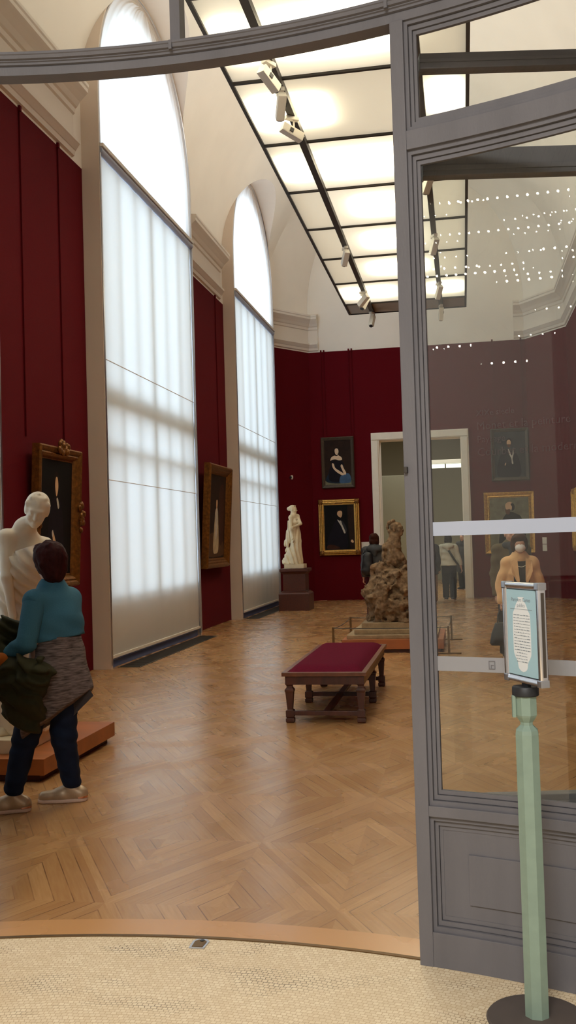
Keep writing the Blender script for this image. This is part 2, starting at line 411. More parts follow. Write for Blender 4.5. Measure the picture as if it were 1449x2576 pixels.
# ================================================================== the room
XL, XB, XR_, XC = -4.95, -4.70, 2.69, -1.13
Y0, YC, YB = 0.9, 25.2, 26.5
ZRED, ZS, VB = 6.8, 7.85, 3.80
WIN = [(4.90, 9.50), (12.53, 17.17), (20.48, 24.98)]
def hw(y): return 3.82 if y <= YC else 3.82 + (2.90-3.82)*(y-YC)/(YB-YC)
def shell_x(z, y, side=-1):
    a = hw(y); q = 0 if z <= ZS else min(1, (z-ZS)/VB)
    return XC + side*a*math.sqrt(max(0, 1-q*q))
def arch_top(y):
    for y0, y1 in WIN:
        if y0 < y < y1:
            r = (y1-y0)/2; return 7.9 + math.sqrt(max(0, r*r-(y-(y0+y1)/2)**2))
    return None
def st(o, label=None): 
    o['kind'] = 'structure'
    if label: o['label'] = label
    return o
b = MB(); b.add([(-9, .5, 0), (8, .5, 0), (8, 40, 0), (-9, 40, 0)], [(0, 1, 2, 3)]); st(b.build('floor', M['parquet']), 'golden oak parquet floor laid in nested diamonds')
b = MB(); n = 96
b.add([(ROT_C[0]+3.905*math.sin(2*math.pi*i/n), ROT_C[1]+3.905*math.cos(2*math.pi*i/n), .004) for i in range(n)], [tuple(reversed(range(n)))])
st(b.build('floor_vestibule', M['mosaic']), 'cream marble mosaic floor of the round vestibule')
b = MB(); b.arcbox(-40, 40, 3.895, 3.915, .0, .008, 40); st(b.build('trim_1', M['brass']), 'thin metal strip between mosaic and parquet')

# left wall: red fabric between the window bays, and the vault above with arched openings
b = MB()
for y0, y1 in ((Y0, 4.90), (9.50, 12.53), (17.17, 20.48), (24.98, YC)):
    b.box((XL-.1, y0, 0), (XL, y1, ZRED))
b.box((XL-.1, Y0, 0), (XL-.02, YC, .001))
st(b.build('wall_left', M['red']), 'dark red fabric wall between the tall windows')
b = MB(); b.add([(XL, YC, 0), (XC-2.9, YB, 0), (XC-2.9, YB, ZRED), (XL, YC, ZRED)], [(0, 1, 2, 3)])
b.add([(XC-2.9, YB, 0), (-2.38, YB, 0), (-2.38, YB, ZRED), (XC-2.9, YB, ZRED)], [(0, 1, 2, 3)])
b.add([(.22, YB, 0), (XC+2.9, YB, 0), (XC+2.9, YB, ZRED), (.22, YB, ZRED)], [(0, 1, 2, 3)])
b.add([(-2.38, YB, 4.48), (.22, YB, 4.48), (.22, YB, ZRED), (-2.38, YB, ZRED)], [(0, 1, 2, 3)])
b.add([(XC+2.9, YB, 0), (XR_, YC, 0), (XR_, YC, ZRED), (XC+2.9, YB, ZRED)], [(0, 1, 2, 3)])
st(b.build('wall_back', M['red']), 'dark red end wall with the doorway')
b = MB(); b.box((XR_, Y0, 0), (XR_+.1, YC, ZRED)); st(b.build('wall_right', M['red']), 'dark red right wall')

def vault():
    b = MB(); ys = set([Y0, YC, YB] + [round(Y0+.5*i, 3) for i in range(49)])
    for k in range(7): ys.add(YC+(YB-YC)*k/6)
    for y0, y1 in WIN:
        r = (y1-y0)/2; ys = {y for y in ys if not (y0-.05 < y < y1+.05)}
        for i in range(49): ys.add((y0+y1)/2 - r*math.cos(math.pi*i/48))
    ys = sorted(ys); NZ = 40
    for side in (-1, 1):
        def column(y, zlo):
            qs = []
            for i in range(NZ+1):
                f = i/NZ
                z = zlo + (ZS+VB-zlo)*(1-(1-f)**2)
                qs.append((shell_x(z, y, side), y, z))
            return qs
        for i in range(len(ys)-1):
            ya, yb = ys[i], ys[i+1]; ym = (ya+yb)/2
            w = arch_top(ym) if side < 0 else None
            if w is None: za = zb = ZRED
            else:
                za = arch_top(ya) or 7.9; zb = arch_top(yb) or 7.9
            A, Bc = column(ya, za), column(yb, zb)
            base = len(b.v); b.v += A+Bc
            for j in range(NZ): b.f.append((base+j, base+NZ+1+j, base+NZ+2+j, base+j+1)); b.m.append(0)
    # merge and end wall
    pts = [(XC-2.96, YB+.004, ZRED)]
    for i in range(25):
        a = math.pi*(1-i/24); pts.append((XC+2.96*math.cos(a), YB+.004, ZS+(VB+.06)*math.sin(a)))
    pts.append((XC+2.96, YB+.004, ZRED)); b.add(pts, [tuple(range(len(pts)))])
    o = b.build('ceiling', M['plaster'])
    bm = bmesh.new(); bm.from_mesh(o.data); bmesh.ops.remove_doubles(bm, verts=bm.verts, dist=1e-4); bm.to_mesh(o.data); bm.free()
    o.data.polygons.foreach_set('use_smooth', [True]*len(o.data.polygons)); o.data.set_sharp_from_angle(angle=math.radians(25))
    return o
st(vault(), 'cream barrel vault above the red walls')
# outer sheet that keeps daylight out of everything but the windows
def window(i, y0, y1):
    yc, r = (y0+y1)/2, (y1-y0)/2
    out = [(y0, z) for z in np.linspace(0, 7.9, 24)] + [(yc-r*math.cos(math.pi*k/40), 7.9+r*math.sin(math.pi*k/40)) for k in range(1, 40)] + [(y1, z) for z in np.linspace(7.9, 0, 24)]
    b = MB(); XO = -5.5
    rowA = [(XB, y, z) for y, z in out]; rowB = [(min(shell_x(z, y), -4.95) if z < 8.2 else shell_x(z, y), y, z) for y, z in out]
    n = len(out); base = len(b.v); b.v += rowA+rowB
    for k in range(n-1): b.f.append((base+k, base+k+1, base+n+k+1, base+n+k)); b.m.append(0)
    cav = [(min(max(y, y0+.012), y1-.012), z if z < 7.9 else z-.012) for y, z in out]
    rowC = [(XO, y, z) for y, z in cav]; base = len(b.v); b.v += [(XB, y, z) for y, z in cav]+rowC
    for k in range(n-1): b.f.append((base+k, base+k+1, base+n+k+1, base+n+k)); b.m.append(0)
    # narrow front lip round the blind
    e = .07
    inn = [(yc+(y-yc)*(1-e/r), z if z < 7.9 else 7.9+(z-7.9)*(1-e/r)) for y, z in out]
    base = len(b.v); b.v += rowA+[(XB+.001, y, z) for y, z in inn]
    for k in range(n-1): b.f.append((base+k, base+k+1, base+n+k+1, base+n+k)); b.m.append(0)
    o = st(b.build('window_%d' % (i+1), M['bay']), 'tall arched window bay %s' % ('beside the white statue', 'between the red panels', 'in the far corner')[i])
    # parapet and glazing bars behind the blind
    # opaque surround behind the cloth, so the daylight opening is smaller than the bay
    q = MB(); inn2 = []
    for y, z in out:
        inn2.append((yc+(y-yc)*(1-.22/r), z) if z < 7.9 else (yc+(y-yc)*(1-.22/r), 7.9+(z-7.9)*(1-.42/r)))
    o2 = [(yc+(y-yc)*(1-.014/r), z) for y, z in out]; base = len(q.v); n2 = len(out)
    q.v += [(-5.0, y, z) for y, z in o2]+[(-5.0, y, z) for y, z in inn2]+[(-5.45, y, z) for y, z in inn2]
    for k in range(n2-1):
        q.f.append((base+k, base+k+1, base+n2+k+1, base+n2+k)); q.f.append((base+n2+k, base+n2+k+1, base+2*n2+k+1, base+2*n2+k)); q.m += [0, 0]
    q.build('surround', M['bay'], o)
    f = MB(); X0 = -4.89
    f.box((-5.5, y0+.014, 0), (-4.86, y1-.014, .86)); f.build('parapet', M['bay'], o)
    g = MB(); z0 = .92
    for k in range(7):
        y = y0+.1+(y1-y0-.2)*k/6; w = .16 if k in (0, 3, 6) else .07
        zt = 7.1
        g.box((X0-.04, y-w/2, z0), (X0+.06, y+w/2, zt))
    for z, w in ((z0+.0, .1), (3.0, .12), (3.72, .30), (7.1, .22)): g.box((X0-.03, y0+.014, z-w/2), (X0+.05, y1-.014, z+w/2))
    g.build('glazing_bars', M['white'], o)
    return o
for i, (y0, y1) in enumerate(WIN): window(i, y0, y1)
def blinds(i, y0, y1, lab):
    yc, r = (y0+y1)/2, (y1-y0)/2-.07
    t = thing('roller_blind', (XB, yc, 0), 0, 'white roller blind covering the %s arched window' % lab, 'blind', 'tall white roller blinds')
    b = MB(); ny = 60; zs = [.16, 1.2, 2.55, 2.56, 4.2, 4.21, 5.6, 7.0]
    for zi in range(len(zs)):
        b.v += [(-.03+.004*math.sin(j*.9)-(.004 if zi in (2, 4) else 0), -r+2*r*j/ny, zs[zi]) for j in range(ny+1)]
    for zi in range(len(zs)-1):
        for j in range(ny): a = zi*(ny+1)+j; b.f.append((a, a+1, a+ny+2, a+ny+1)); b.m.append(0)
    b.build('blind_fabric', M['blind'], t, smooth=True)
    MB().box((-.05, -r, .13), (-.005, r, .17)).build('bottom_bar', M['casing'], t, bevel=.004)
    MB().tube([(-.02, -r-.03, 7.06), (-.02, r+.03, 7.06)], .055, 14).build('roller_tube', M['frost'], t, smooth=True)  # pale coating put in for the gleam on the metal
    MB().box((-.01, -r-.03, 7.10), (.05, r+.03, 7.15)).build('head_rail', M['white'], t, bevel=.006)  # white colour stands in for the bright highlight on the metal rail
    for s in (-1, 1): MB().box((-.04, s*(r+.035)-.018, .05), (.012, s*(r+.035)+.018, 7.1)).build('side_rail', M['steel'], t)
    for z in (2.555, 4.205): MB().box((-.034, -r, z-.004), (-.022, r, z+.004)).build('hem_batten', M['bay'], t)
    c = thing('arched_curtain', (XB, yc, 7.15), 0, 'sheer white curtain filling the arch of the %s window' % lab, 'curtain', 'arched window curtains')
    b = MB(); nz = 30; nj = 90; rr = r+.03
    for zi in range(nz+1):
        z = (.72+rr)*zi/nz-.0; hwid = rr if z <= .75 else math.sqrt(max(.0004, rr*rr-(z-.75)**2))
        b.v += [(-.05+.008*math.sin(j*1.35+2*math.sin(z*1.1))*(1-.5*z/3.1)+.01*math.sin(j*.37), hwid*(2*j/nj-1), z) for j in range(nj+1)]
    for zi in range(nz):
        for j in range(nj): a = zi*(nj+1)+j; b.f.append((a, a+1, a+nj+2, a+nj+1)); b.m.append(0)
    b.build('curtain_fabric', M['curtain'], c, smooth=True)
    rim = [(-.0, -rr, 0)] + [(-.0, -rr*math.cos(math.pi*k/30), .75+rr*math.sin(math.pi*k/30)) for k in range(31)] + [(0, rr, 0)]
    MB().tube(rim, .014, 6).build('edge_rail', M['steel'], c, smooth=True)
    if i == 0: return
    g = thing('floor_grille', (XB+.17, yc, 0), 0, 'dark floor grille in front of the %s blind' % lab, 'grille', 'floor grilles below the blinds')
    b = MB(); b.box((-.15, -2.12, 0), (.17, 2.12, .006)); b.build('plate', M['grille'], g)
    b = MB()
    for k in range(80): b.box((-.13, -2.08+k*.052, .006), (.15, -2.08+k*.052+.02, .012))
    b.build('slats', M['dark'], g)
    MB().box((-.33, -2.2, .0), (-.22, 2.2, .10)).build('sill_strip', M['blue'], g)
for i, (y0, y1) in enumerate(WIN): blinds(i, y0, y1, ('nearest', 'middle', 'farthest')[i])

# cornices
CP = [(0, 6.83), (.035, 6.85), (.05, 6.91), (.06, 6.92), (.10, 6.98), (.115, 7.0), (.115, 7.04), (.03, 7.06), (.03, 7.40), (.055, 7.42), (.065, 7.48), (.09, 7.50), (.13, 7.56), (.19, 7.62), (.235, 7.66), (.245, 7.67), (.245, 7.72), (.26, 7.74), (.26, 7.78), (.10, 7.80), (0, 7.86)]
def cornice(path, n_):
    b = MB(); rs = []; P = [Vector((*p, 0)) for p in path]
    for i, p in enumerate(P):
        d0 = (P[i]-P[i-1]).normalized() if i else (P[1]-P[0]).normalized(); d1 = (P[i+1]-P[i]).normalized() if i < len(P)-1 else d0
        nn = lambda d: Vector((d.y, -d.x, 0)); m_ = (nn(d0)+nn(d1)).normalized(); k = 1/max(.3, m_.dot(nn(d0)))
        rs.append([(p.x+m_.x*o*k, p.y+m_.y*o*k, z) for o, z in CP])
    b.rings(rs); st(b.build('trim_%d' % n_, M['cornice']), 'moulded cream cornice')
b = MB(); ys = sorted(set([.3, 27.2]+[y for w in WIN for y in w]+[(w[0]+w[1])/2-(w[1]-w[0])/2*math.cos(math.pi*i/48) for w in WIN for i in range(49)]))
for i in range(len(ys)-1):
    w = arch_top((ys[i]+ys[i+1])/2); za = zb = 0
    if w: za, zb = arch_top(ys[i]) or 7.9, arch_top(ys[i+1]) or 7.9
    b.add([(-5.5, ys[i], za), (-5.5, ys[i+1], zb), (-5.5, ys[i+1], 12.3), (-5.5, ys[i], 12.3)], [(0, 1, 2, 3)])
b.add([(-5.5, .3, 12.3), (-5.5, 27.2, 12.3), (3.3, 27.2, 12.3), (3.3, .3, 12.3)], [(0, 1, 2, 3)]); b.add([(3.3, .3, 0), (3.3, 27.2, 0), (3.3, 27.2, 12.3), (3.3, .3, 12.3)], [(0, 1, 2, 3)]); b.add([(-5.5, 27.2, 6.3), (3.3, 27.2, 6.3), (3.3, 27.2, 12.3), (-5.5, 27.2, 12.3)], [(0, 1, 2, 3)])
st(b.build('wall_light_shield', M['bay']), 'unseen outer sheet added to block stray daylight')  # unseen sheet added round the hall to stop daylight leaking in
cornice([(XL, 9.8), (XL, 12.2)], 2); cornice([(XL, 17.5), (XL, 20.18)], 3); cornice([(XL, 1.2), (XL, 4.6)], 4)
cornice([(XL, YC), (XC-2.9, YB), (XC-2.9+.28, YB)], 5); cornice([(XC+2.9-.28, YB), (XC+2.9, YB), (XR_, YC)], 6)
cornice([(XR_, YC), (XR_, 20)], 7)

# hanging rods on the red walls
def rod(p, q, lab, grp):
    t = thing('hanging_rod', p, 0, lab, 'rod', grp)
    d = Vector(q)-Vector(p)
    MB().box((-.008, -.008, 0), (.008, .008, d.z)).build('rod', M['redrod'], t)
    MB().box((-.02, -.02, d.z-.02), (.02, .02, d.z+.045)).build('hook', M['redrod'], t, bevel=.004)
for y, l in ((10.6, 'red picture rod left of the near tall portrait'), (11.7, 'red picture rod right of the near tall portrait')): rod((XL+.012, y, 2.95), (XL, y, 6.78), l, 'rods on the near red panel')
for y, l in ((17.85, 'red picture rod at the left edge of the second red panel'), (19.75, 'red picture rod above the second gilt portrait')): rod((XL+.012, y, 3.2), (XL, y, 6.78), l, 'rods on the second red panel')
for x, l in ((-3.60, 'left'), (-3.68, 'leftmost'), (-2.92, 'right'), (-2.84, 'rightmost')): rod((x, YB-.012, 4.47), (x, YB, 6.8), '%s of the four red rods above the portrait of the woman in black' % l, 'rods on the end wall')
for x, l in ((.92, 'left'), (1.66, 'right')): rod((x, YB-.012, 4.48), (x, YB, 6.8), '%s red rod above the upper portrait right of the doorway' % l, 'rods on the end wall')

# doorway casing at the back and the next room
d = thing('door_3', (0, 0, 0), kind='structure', label='tall cream door casing in the end wall')
for x0, x1 in ((-2.38, -2.16), (.0, .22)):
    b = MB(); b.box((x0, YB-.07, 0), (x1, YB+.5, 4.288)); b.box((x0+.02, YB-.10, 0), (x1-.04, YB-.07, 4.288)); b.build('jamb', M['casing'], d, bevel=.01)
b = MB(); b.box((-2.38, YB-.07, 4.29), (.22, YB+.5, 4.50)); b.box((-2.36, YB-.10, 4.31), (.20, YB-.07, 4.48)); b.build('lintel', M['casing'], d, bevel=.01)
gm = mat('grey_green_wall', S(150, 146, 124), .9); gm2 = mat('grey_green_panel', S(172, 172, 152), .9)
b = MB()
b.box((-6, 38, 0), (5, 38.2, 8)); b.box((-6.2, 26.9, 0), (-6, 38, 8)); b.box((5, 26.9, 0), (5.2, 38, 8)); b.box((-6.2, 26.9, 6.2), (5.2, 38.2, 6.4))
b.box((-6.2, YB+.3, 0), (-2.38, 26.95, 8)); b.box((.22, YB+.3, 0), (5.2, 26.95, 8)); b.box((-2.4, YB+.3, 4.5), (.3, 26.95, 8))
st(b.build('wall_next_room', gm), 'grey green walls of the room beyond the doorway')
area('next_room_lamp', (-1, 30.5, 6.0), 4, 4, 260, (1, .95, .85))
t = thing('partition_panel', (-2.6, 30, 0), 0, 'tall grey display partition seen through the doorway', 'partition')
MB().box((-1.2, 0, 0), (.97, .3, 3.55)).build('panel', gm2, t, bevel=.01)
MB().box((-1.2, -.02, 0), (.97, 0, .12)).build('plinth', M['dark'], t)
t = thing('strip_light', (-.40, 32, 3.86), 0, 'long white strip light beyond the doorway', 'light')
MB().box((-.9, -.1, .14), (.75, .1, .26)).build('housing', M['white'], t, bevel=.01)
for x0, x1 in ((-.88, -.12), (-.08, .70)): MB().box((x0, -.08, 0), (x1, .08, .12)).build('diffuser', glow('strip_glow', (1, 1, .82), 1.6), t)
t = thing('black_frame', (-1.76, 30.6, .55), 0, 'narrow black standing frame at the edge of the partition', 'frame')
b = MB()
for x in (-.1, .12): b.box((x, 0, 0), (x+.05, .08, 1.9))
for z in (0, .9, 1.86): b.box((-.1, 0, z), (.17, .08, z+.05))
b.build('bars', M['black'], t)
for z0, z1 in ((.06, .88), (.97, 1.84)): MB().box((-.05, .03, z0), (.12, .05, z1)).build('pane', M['frost'], t)
MB().box((-.12, -.02, -.55), (.19, .12, 0)).build('foot', M['black'], t)

# luminous ceiling
lc = thing('luminous_ceiling', (XC, 0, 7.0), 0, 'long suspended ceiling of backlit frosted panels with dark bars', 'ceiling light')
bars = [11.04+1.856*k for k in range(-3, 7)]
b = MB(); e = .022
for x in (-1.36, 1.36): b.box((x-e, bars[0], -.01), (x+e, 23.15, .14))
for y in bars+[23.15]: b.box((-1.36, y-e, -.008), (1.36, y+e, .10))
b.build('frame', M['dark'], lc)
for x in (-.80, .80): MB().box((x-.045, bars[0], -.07), (x+.045, 23.15, .02)).build('light_track', M['dark'], lc)
MB().box((-1.36, 22.23, .01), (1.36, 23.15, .03)).build('end_panel', mat('end_panel_grey', (.42, .38, .32), .7), lc)
pane_lit = translucent('frosted_pane_lit', (.92, .88, .78), .8, extra=.24); pane_dim = translucent('frosted_pane_dim', (.74, .69, .58), .7, extra=.20)
# rows from far to near: narrow left, wide (x offset, width of the lamp above), narrow right
ROWS = {8: (1, [(-.45, .5), (.75, .3)], 1), 7: (0, [(.05, 1.1)], 0), 6: (0, [(.0, .8)], 0), 5: (0, [(0, .8)], 0), 4: (1, [(0, 1.5)], 0),
        3: (1, [(-.62, .55)], 1), 2: (1, [(0, 1.5)], 0), 1: (1, [(.1, 1.5)], 0), 0: (0, [(0, 1.2)], 0)}
for k in range(len(bars)-1):
    ya, yb = bars[k]+e, bars[k+1]-e; L, Wd, Rr = ROWS.get(k, (0, [], 0)); ym = (ya+yb)/2
    for x0, x1, on in ((-1.34, -.84, L), (-.76, .76, 1), (.84, 1.34, Rr)):
        b = MB(); b.add([(x0, ya, .02), (x1, ya, .02), (x1, yb, .02), (x0, yb, .02)], [(0, 3, 2, 1)])
        b.build('diffuser_panel', pane_lit if on and not (k == 3 and x1 == .76) else pane_dim, lc)
    for xo, w in Wd: area('panel_lamp', (XC+xo, ym, 7.14), w*.85, .85, 26*w/.8, (1, .92, .72))
    if L: area('panel_lamp', (XC-1.09, ym, 7.14), .24, .85, 11, (1, .92, .72))
    if Rr: area('panel_lamp', (XC+1.09, ym, 7.14), .24, .85, 11, (1, .92, .72))

for x in (-1.0, 1.0): area('vault_fill_light', (XC+x, 14.2, 7.5), .25, 17.5, 120, (1, .93, .82), (math.pi, 0, 0))  # unseen upward lights added above the panels to brighten the vault
# ------------------------------------------------------------------ round vestibule and its glazed screen
b = MB(); b.arcbox(-180, -14.2, 3.9, 4.0, 0, 11.8, 60); b.arcbox(30, 180, 3.9, 4.0, 0, 11.8, 60); b.arcbox(-14.2, 30, 3.9, 4.0, 5.2, 11.8, 24)
st(b.build('wall_vestibule', M['rot']), 'curved wall of the round vestibule')
b = MB(); n = 64; b.add([(ROT_C[0]+3.95*math.sin(2*math.pi*i/n), ROT_C[1]+3.95*math.cos(2*math.pi*i/n), 6.0) for i in range(n)], [tuple(range(n))])
st(b.build('ceiling_vestibule', M['rot']), 'ceiling of the round vestibule')
d1 = thing('door_1', (0, 0, 0), kind='structure', label='grey curved door screen with glazed panes and transom, right of the opening')
BEAM = [(3.94, 3.688), (3.862, 3.688), (3.862, 3.722), (3.868, 3.725), (3.868, 3.728), (3.856, 3.731), (3.856, 3.740), (3.849, 3.743), (3.849, 3.747), (3.838, 3.750), (3.834, 3.763), (3.83, 3.766), (3.83, 3.776), (3.94, 3.776)]
MB().arc(BEAM, -14.4, 30, 50).build('transom_beam', M['grey'], d1)
for tt in (.12, 13.95):
    MB().arcbox(tt-.18, tt+.02, 3.828, 3.84, 3.738, 3.777, 2).build('joint_block', M['grey'], d1)
MB().arcbox(-.02, .62, 3.85, 3.93, 3.776, 5.2, 2).build('fanlight_mullion', M['grey'], d1)
MB().arc([(3.898, 3.776), (3.902, 3.776), (3.902, 5.2), (3.898, 5.2)], -14.2, 30, 30).build('fanlight_glass', M['glass'], d1)
MB().arcbox(13.95, 14.75, 3.855, 3.945, 0, 3.69, 3).build('stile', M['grey'], d1, bevel=.003)
MB().arcbox(28.6, 30, 3.855, 3.945, 0, 3.69, 4).build('stile', M['grey'], d1, bevel=.003)
MB().arcbox(-14.4, -13.2, 3.855, 3.945, 0, 3.69, 4).build('stile', M['grey'], d1, bevel=.003)
RT0, RT1 = 14.75, 28.6
def rail(z0, z1, name='rail', r0=3.857, r1=3.943): MB().arcbox(RT0, RT1, r0, r1, z0, z1, 16).build(name, M['grey'], d1, bevel=.002)
rail(0, .135, 'bottom_rail'); rail(.575, .615, 'lock_rail'); rail(3.17, 3.245, 'top_rail')
def beads(za, zb):                                       # stepped moulding round an opening
    for t, r0, name in ((0, 3.872, 'outer_bead'), (1, 3.884, 'middle_bead'), (2, 3.892, 'inner_bead')):
        w = (.21, .20, .19)[t]; h = (.018, .018, .016)[t]; off = sum((.21, .20, .19)[:t])+.02*t; oz = sum((.018, .018, .016)[:t])+.002*t
        b = MB(); r1 = 3.9+(3.9-r0)
        b.arcbox(RT0+off, RT0+off+w, r0, r1, za+oz, zb-oz, 2); b.arcbox(RT1-off-w, RT1-off, r0, r1, za+oz, zb-oz, 2)
        b.arcbox(RT0+off, RT1-off, r0, r1, za+oz, za+oz+h, 16); b.arcbox(RT0+off, RT1-off, r0, r1, zb-oz-h, zb-oz, 16)
        b.build(name, M['grey'], d1)
beads(.615, 3.17); beads(3.245, 3.69); beads(.135, .575)
MB().arc([(3.898, .66), (3.902, .66), (3.902, 3.12), (3.898, 3.12)], RT0+.6, RT1-.6, 24).build('glass_pane', M['glass2'], d1)
MB().arc([(3.898, 3.29), (3.902, 3.29), (3.902, 3.63), (3.898, 3.63)], RT0+.6, RT1-.6, 24).build('upper_glass_pane', M['glass'], d1)
MB().arcbox(RT0+.6, RT1-.6, 3.894, 3.906, .18, .53, 16).build('kick_panel', M['grey'], d1)
MB().arcbox(RT0+2.1, RT1-2.1, 3.886, 3.9, .245, .435, 16).build('raised_field', M['grey'], d1, bevel=.002)
MB().arcbox(RT0+.6, RT1-.6, 3.8955, 3.8975, 1.652, 1.706, 20).build('frosted_band', M['frost'], d1)
lowb = MB().arcbox(RT0+.6, RT1-.6, 3.8955, 3.8975, 1.130, 1.186, 20).build('lower_frosted_band', M['film'], d1)
# lettering on the glass and the little mark on the lower band
def text_mesh(s, size):
    cu = bpy.data.curves.new('tmp', 'FONT'); cu.body = s; cu.size = size; cu.resolution_u = 2
    o = bpy.data.objects.new('tmp', cu); COL.objects.link(o); bpy.context.view_layer.update()
    me = bpy.data.meshes.new_from_object(o.evaluated_get(bpy.context.evaluated_depsgraph_get()))
    vs = [v.co.copy() for v in me.vertices]; fs = [tuple(p.vertices) for p in me.polygons]
    bpy.data.objects.remove(o); bpy.data.curves.remove(cu); bpy.data.meshes.remove(me); return vs, fs
def arc_text(s, t0, z, size, r=3.8945):
    vs, fs = text_mesh(s, size)
    return [(ROT_C[0]+r*math.sin(math.radians(t0)+v.x/r), ROT_C[1]+r*math.cos(math.radians(t0)+v.x/r), z+v.y) for v in vs], fs
b = MB()
for s, z, sz in (('XIXe siecle', 2.105, .032), ('Monet et la peinture', 2.052, .043), ('Paysage', 2.003, .036), ('Courbet et la moderne', 1.952, .043)):
    b.add(*arc_text(s, 18.15, z, sz))
letter = glass('pale_letters', (.74, .62, .62), .08); b.build('glass_lettering', letter, d1)
b = MB(); c = 18.55; r = 3.8945
for z0, z1, a0, a1 in ((1.142, 1.145, c-.16, c+.16), (1.171, 1.174, c-.16, c+.16), (1.142, 1.174, c-.18, c-.15), (1.142, 1.174, c+.15, c+.18), (1.156, 1.159, c-.05, c+.1), (1.146, 1.159, c-.06, c-.03)): b.arcbox(a0, a1, 3.893, 3.8945, z0, z1, 1)
b.build('band_mark', M['grey'], lowb)
MB().arcbox(14.02, 14.22, 3.835, 3.856, 1.90, 1.925, 1).build('catch', M['dark'], d1, bevel=.003)
# opened leaf standing behind the screen
u = Vector((math.cos(YAW), math.sin(YAW), 0))
d2 = thing('door_2', (-.215, 4.03, 0), YAW, kind='structure', label='opened glazed door leaf folded behind the curved screen')
def lf(x0, x1, z0, z1, name, m=None, y0=-.03, y1=.03, bv=.004): MB().box((x0, y0, z0), (x1, y1, z1)).build(name, m or M['grey'], d2, bevel=bv)
lf(0, .09, .01, 3.64, 'stile'); lf(.78, .90, .01, 3.64, 'stile'); lf(.10, .78, .01, .575, 'kick_panel', y0=-.02, y1=.02); lf(.10, .78, .575, .60, 'lock_rail'); lf(.1, .78, .54, .578, 'rail_bead', y0=-.04, y1=.04)
lf(.10, .78, 3.13, 3.24, 'middle_rail'); lf(.10, .78, 3.15, 3.17, 'rail_groove_bead', y0=-.037, y1=.037, bv=.002)
lf(.10, .78, 3.575, 3.64, 'top_rail'); lf(.10, .78, 3.60, 3.615, 'rail_groove_bead', y0=-.037, y1=.037, bv=.002)
lf(.10, .78, .60, 3.13, 'glass_pane', M['glass'], -.002, .002, 0); lf(.10, .78, 3.24, 3.575, 'upper_glass_pane', M['glass'], -.002, .002, 0)
# floor keeper set in the mosaic
k = thing('floor_keeper', (-1.125, 3.945, .004), 0, 'small metal door keeper set in the mosaic at the threshold', 'floor bolt')
b = MB(); pr = [(-.034, -.05), (.030, -.05), (.036, .02), (.02, .04), (-.02, .04), (-.034, .02)]
b.rings([[(x, y, 0) for x, y in pr], [(x, y, .004) for x, y in pr]]); b.build('plate', M['steel'], k)
b = MB(); pr = [(-.024, -.04), (.021, -.04), (.026, .012), (.012, .03), (-.012, .03), (-.024, .012)]
b.rings([[(x, y, .003) for x, y in pr], [(x, y, .0055) for x, y in pr]]); b.build('recess', M['brass'], k)
b = MB(); b.lathe([(0, .0055), (.010, .0055), (.010, .0075), (0, .0075)], (.005, .02, 0), 12); b.build('bolt_hole', M['black'], k)
# ================================================================== pictures
def smooth_loop(pts, n=5):
    P = [Vector((p[0], p[1])) for p in pts]; out = []; N = len(P)
    for i in range(N):
        a, b_, c, d = P[i-1], P[i], P[(i+1) % N], P[(i+2) % N]
        for k in range(n):
            t = k/n
            out.append(.5*((2*b_)+(c-a)*t+(2*a-5*b_+4*c-d)*t*t+(3*b_-a-3*c+d)*t**3))
    return out
def canvas(parent, w, h, zb, bgm, shapes, y=-.02):
    mats = [bgm]; b = MB(); b.add([(-w/2, y, zb), (w/2, y, zb), (w/2, y, zb+h), (-w/2, y, zb+h)], [(0, 1, 2, 3)])
    for i, (m, pts) in enumerate(shapes):
        if m not in mats: mats.append(m)
        q = smooth_loop(pts); yy = y-.0006*(i+1)
        b.add([((p.x-.5)*w, yy, zb+(1-p.y)*h) for p in q], [tuple(range(len(q)))], mats.index(m))
    o = b.build('painted_canvas', mats, parent)
    return o
def pm(name, c, rough=.6, var=.25): return mat('paint_'+name, S(*c), rough, spec=.12, var=var, vscale=7)
PT = dict(umber=pm('umber', (42, 28, 22)), black=pm('black', (16, 14, 14)), ink=pm('ink', (24, 20, 28)), flesh=pm('flesh', (206, 168, 132), var=.15), flesh2=pm('flesh_light', (222, 196, 168), var=.1),
    linen=pm('linen', (190, 182, 170)), blue=pm('blue', (62, 88, 120)), night=pm('night', (30, 42, 56)), olive=pm('olive', (112, 108, 88)), hair=pm('hair', (30, 20, 16)), brown=pm('brown', (84, 58, 40)),
    sienna=pm('sienna', (60, 34, 24)), slate=pm('slate', (50, 50, 52)), cream=pm('cream', (178, 160, 130)), gold=pm('gold', (190, 140, 66)), beard=pm('beard', (86, 50, 30)))
def picture(name, loc, rz, tilt, w, h, prof, fm, label, group, bgm, shapes, depth, extra=None):
    t = thing(name, loc, rz, label, 'painting', group); t.rotation_euler = (tilt, 0, rz); t.rotation_mode = 'XYZ'
    MB().mitre(w, h, prof).build('picture_frame', fm, t)
    ins = prof[-1][0] if prof[-1][1] > 0 else prof[-2][0]
    ins = max(p[0] for p in prof)
    canvas(t, w-2*ins+.01, h-2*ins+.01, ins-.005, bgm, shapes, y=-depth)
    if extra: extra(t)
    return t
ORN = [(0, .0), (0, .09), (.02, .11), (.05, .10), (.07, .075), (.09, .085), (.12, .06), (.135, .03), (.15, .035), (.165, .02), (.165, 0)]
def clusters(parent, pts, name, m, seed):
    rnd = random.Random(seed)
    for (cx, cz, rx, rz_) in pts:
        b = MB()
        for _ in range(26):
            a = rnd.random()*6.28; q = math.sqrt(rnd.random()); s = rnd.uniform(.45, .7)*min(rx, rz_)
            b.ball((cx+rx*q*math.cos(a), -.10-rnd.random()*.02, cz+rz_*q*math.sin(a)), (s, s*.55, s), 5)
        b.build(name, m, parent, smooth=True)
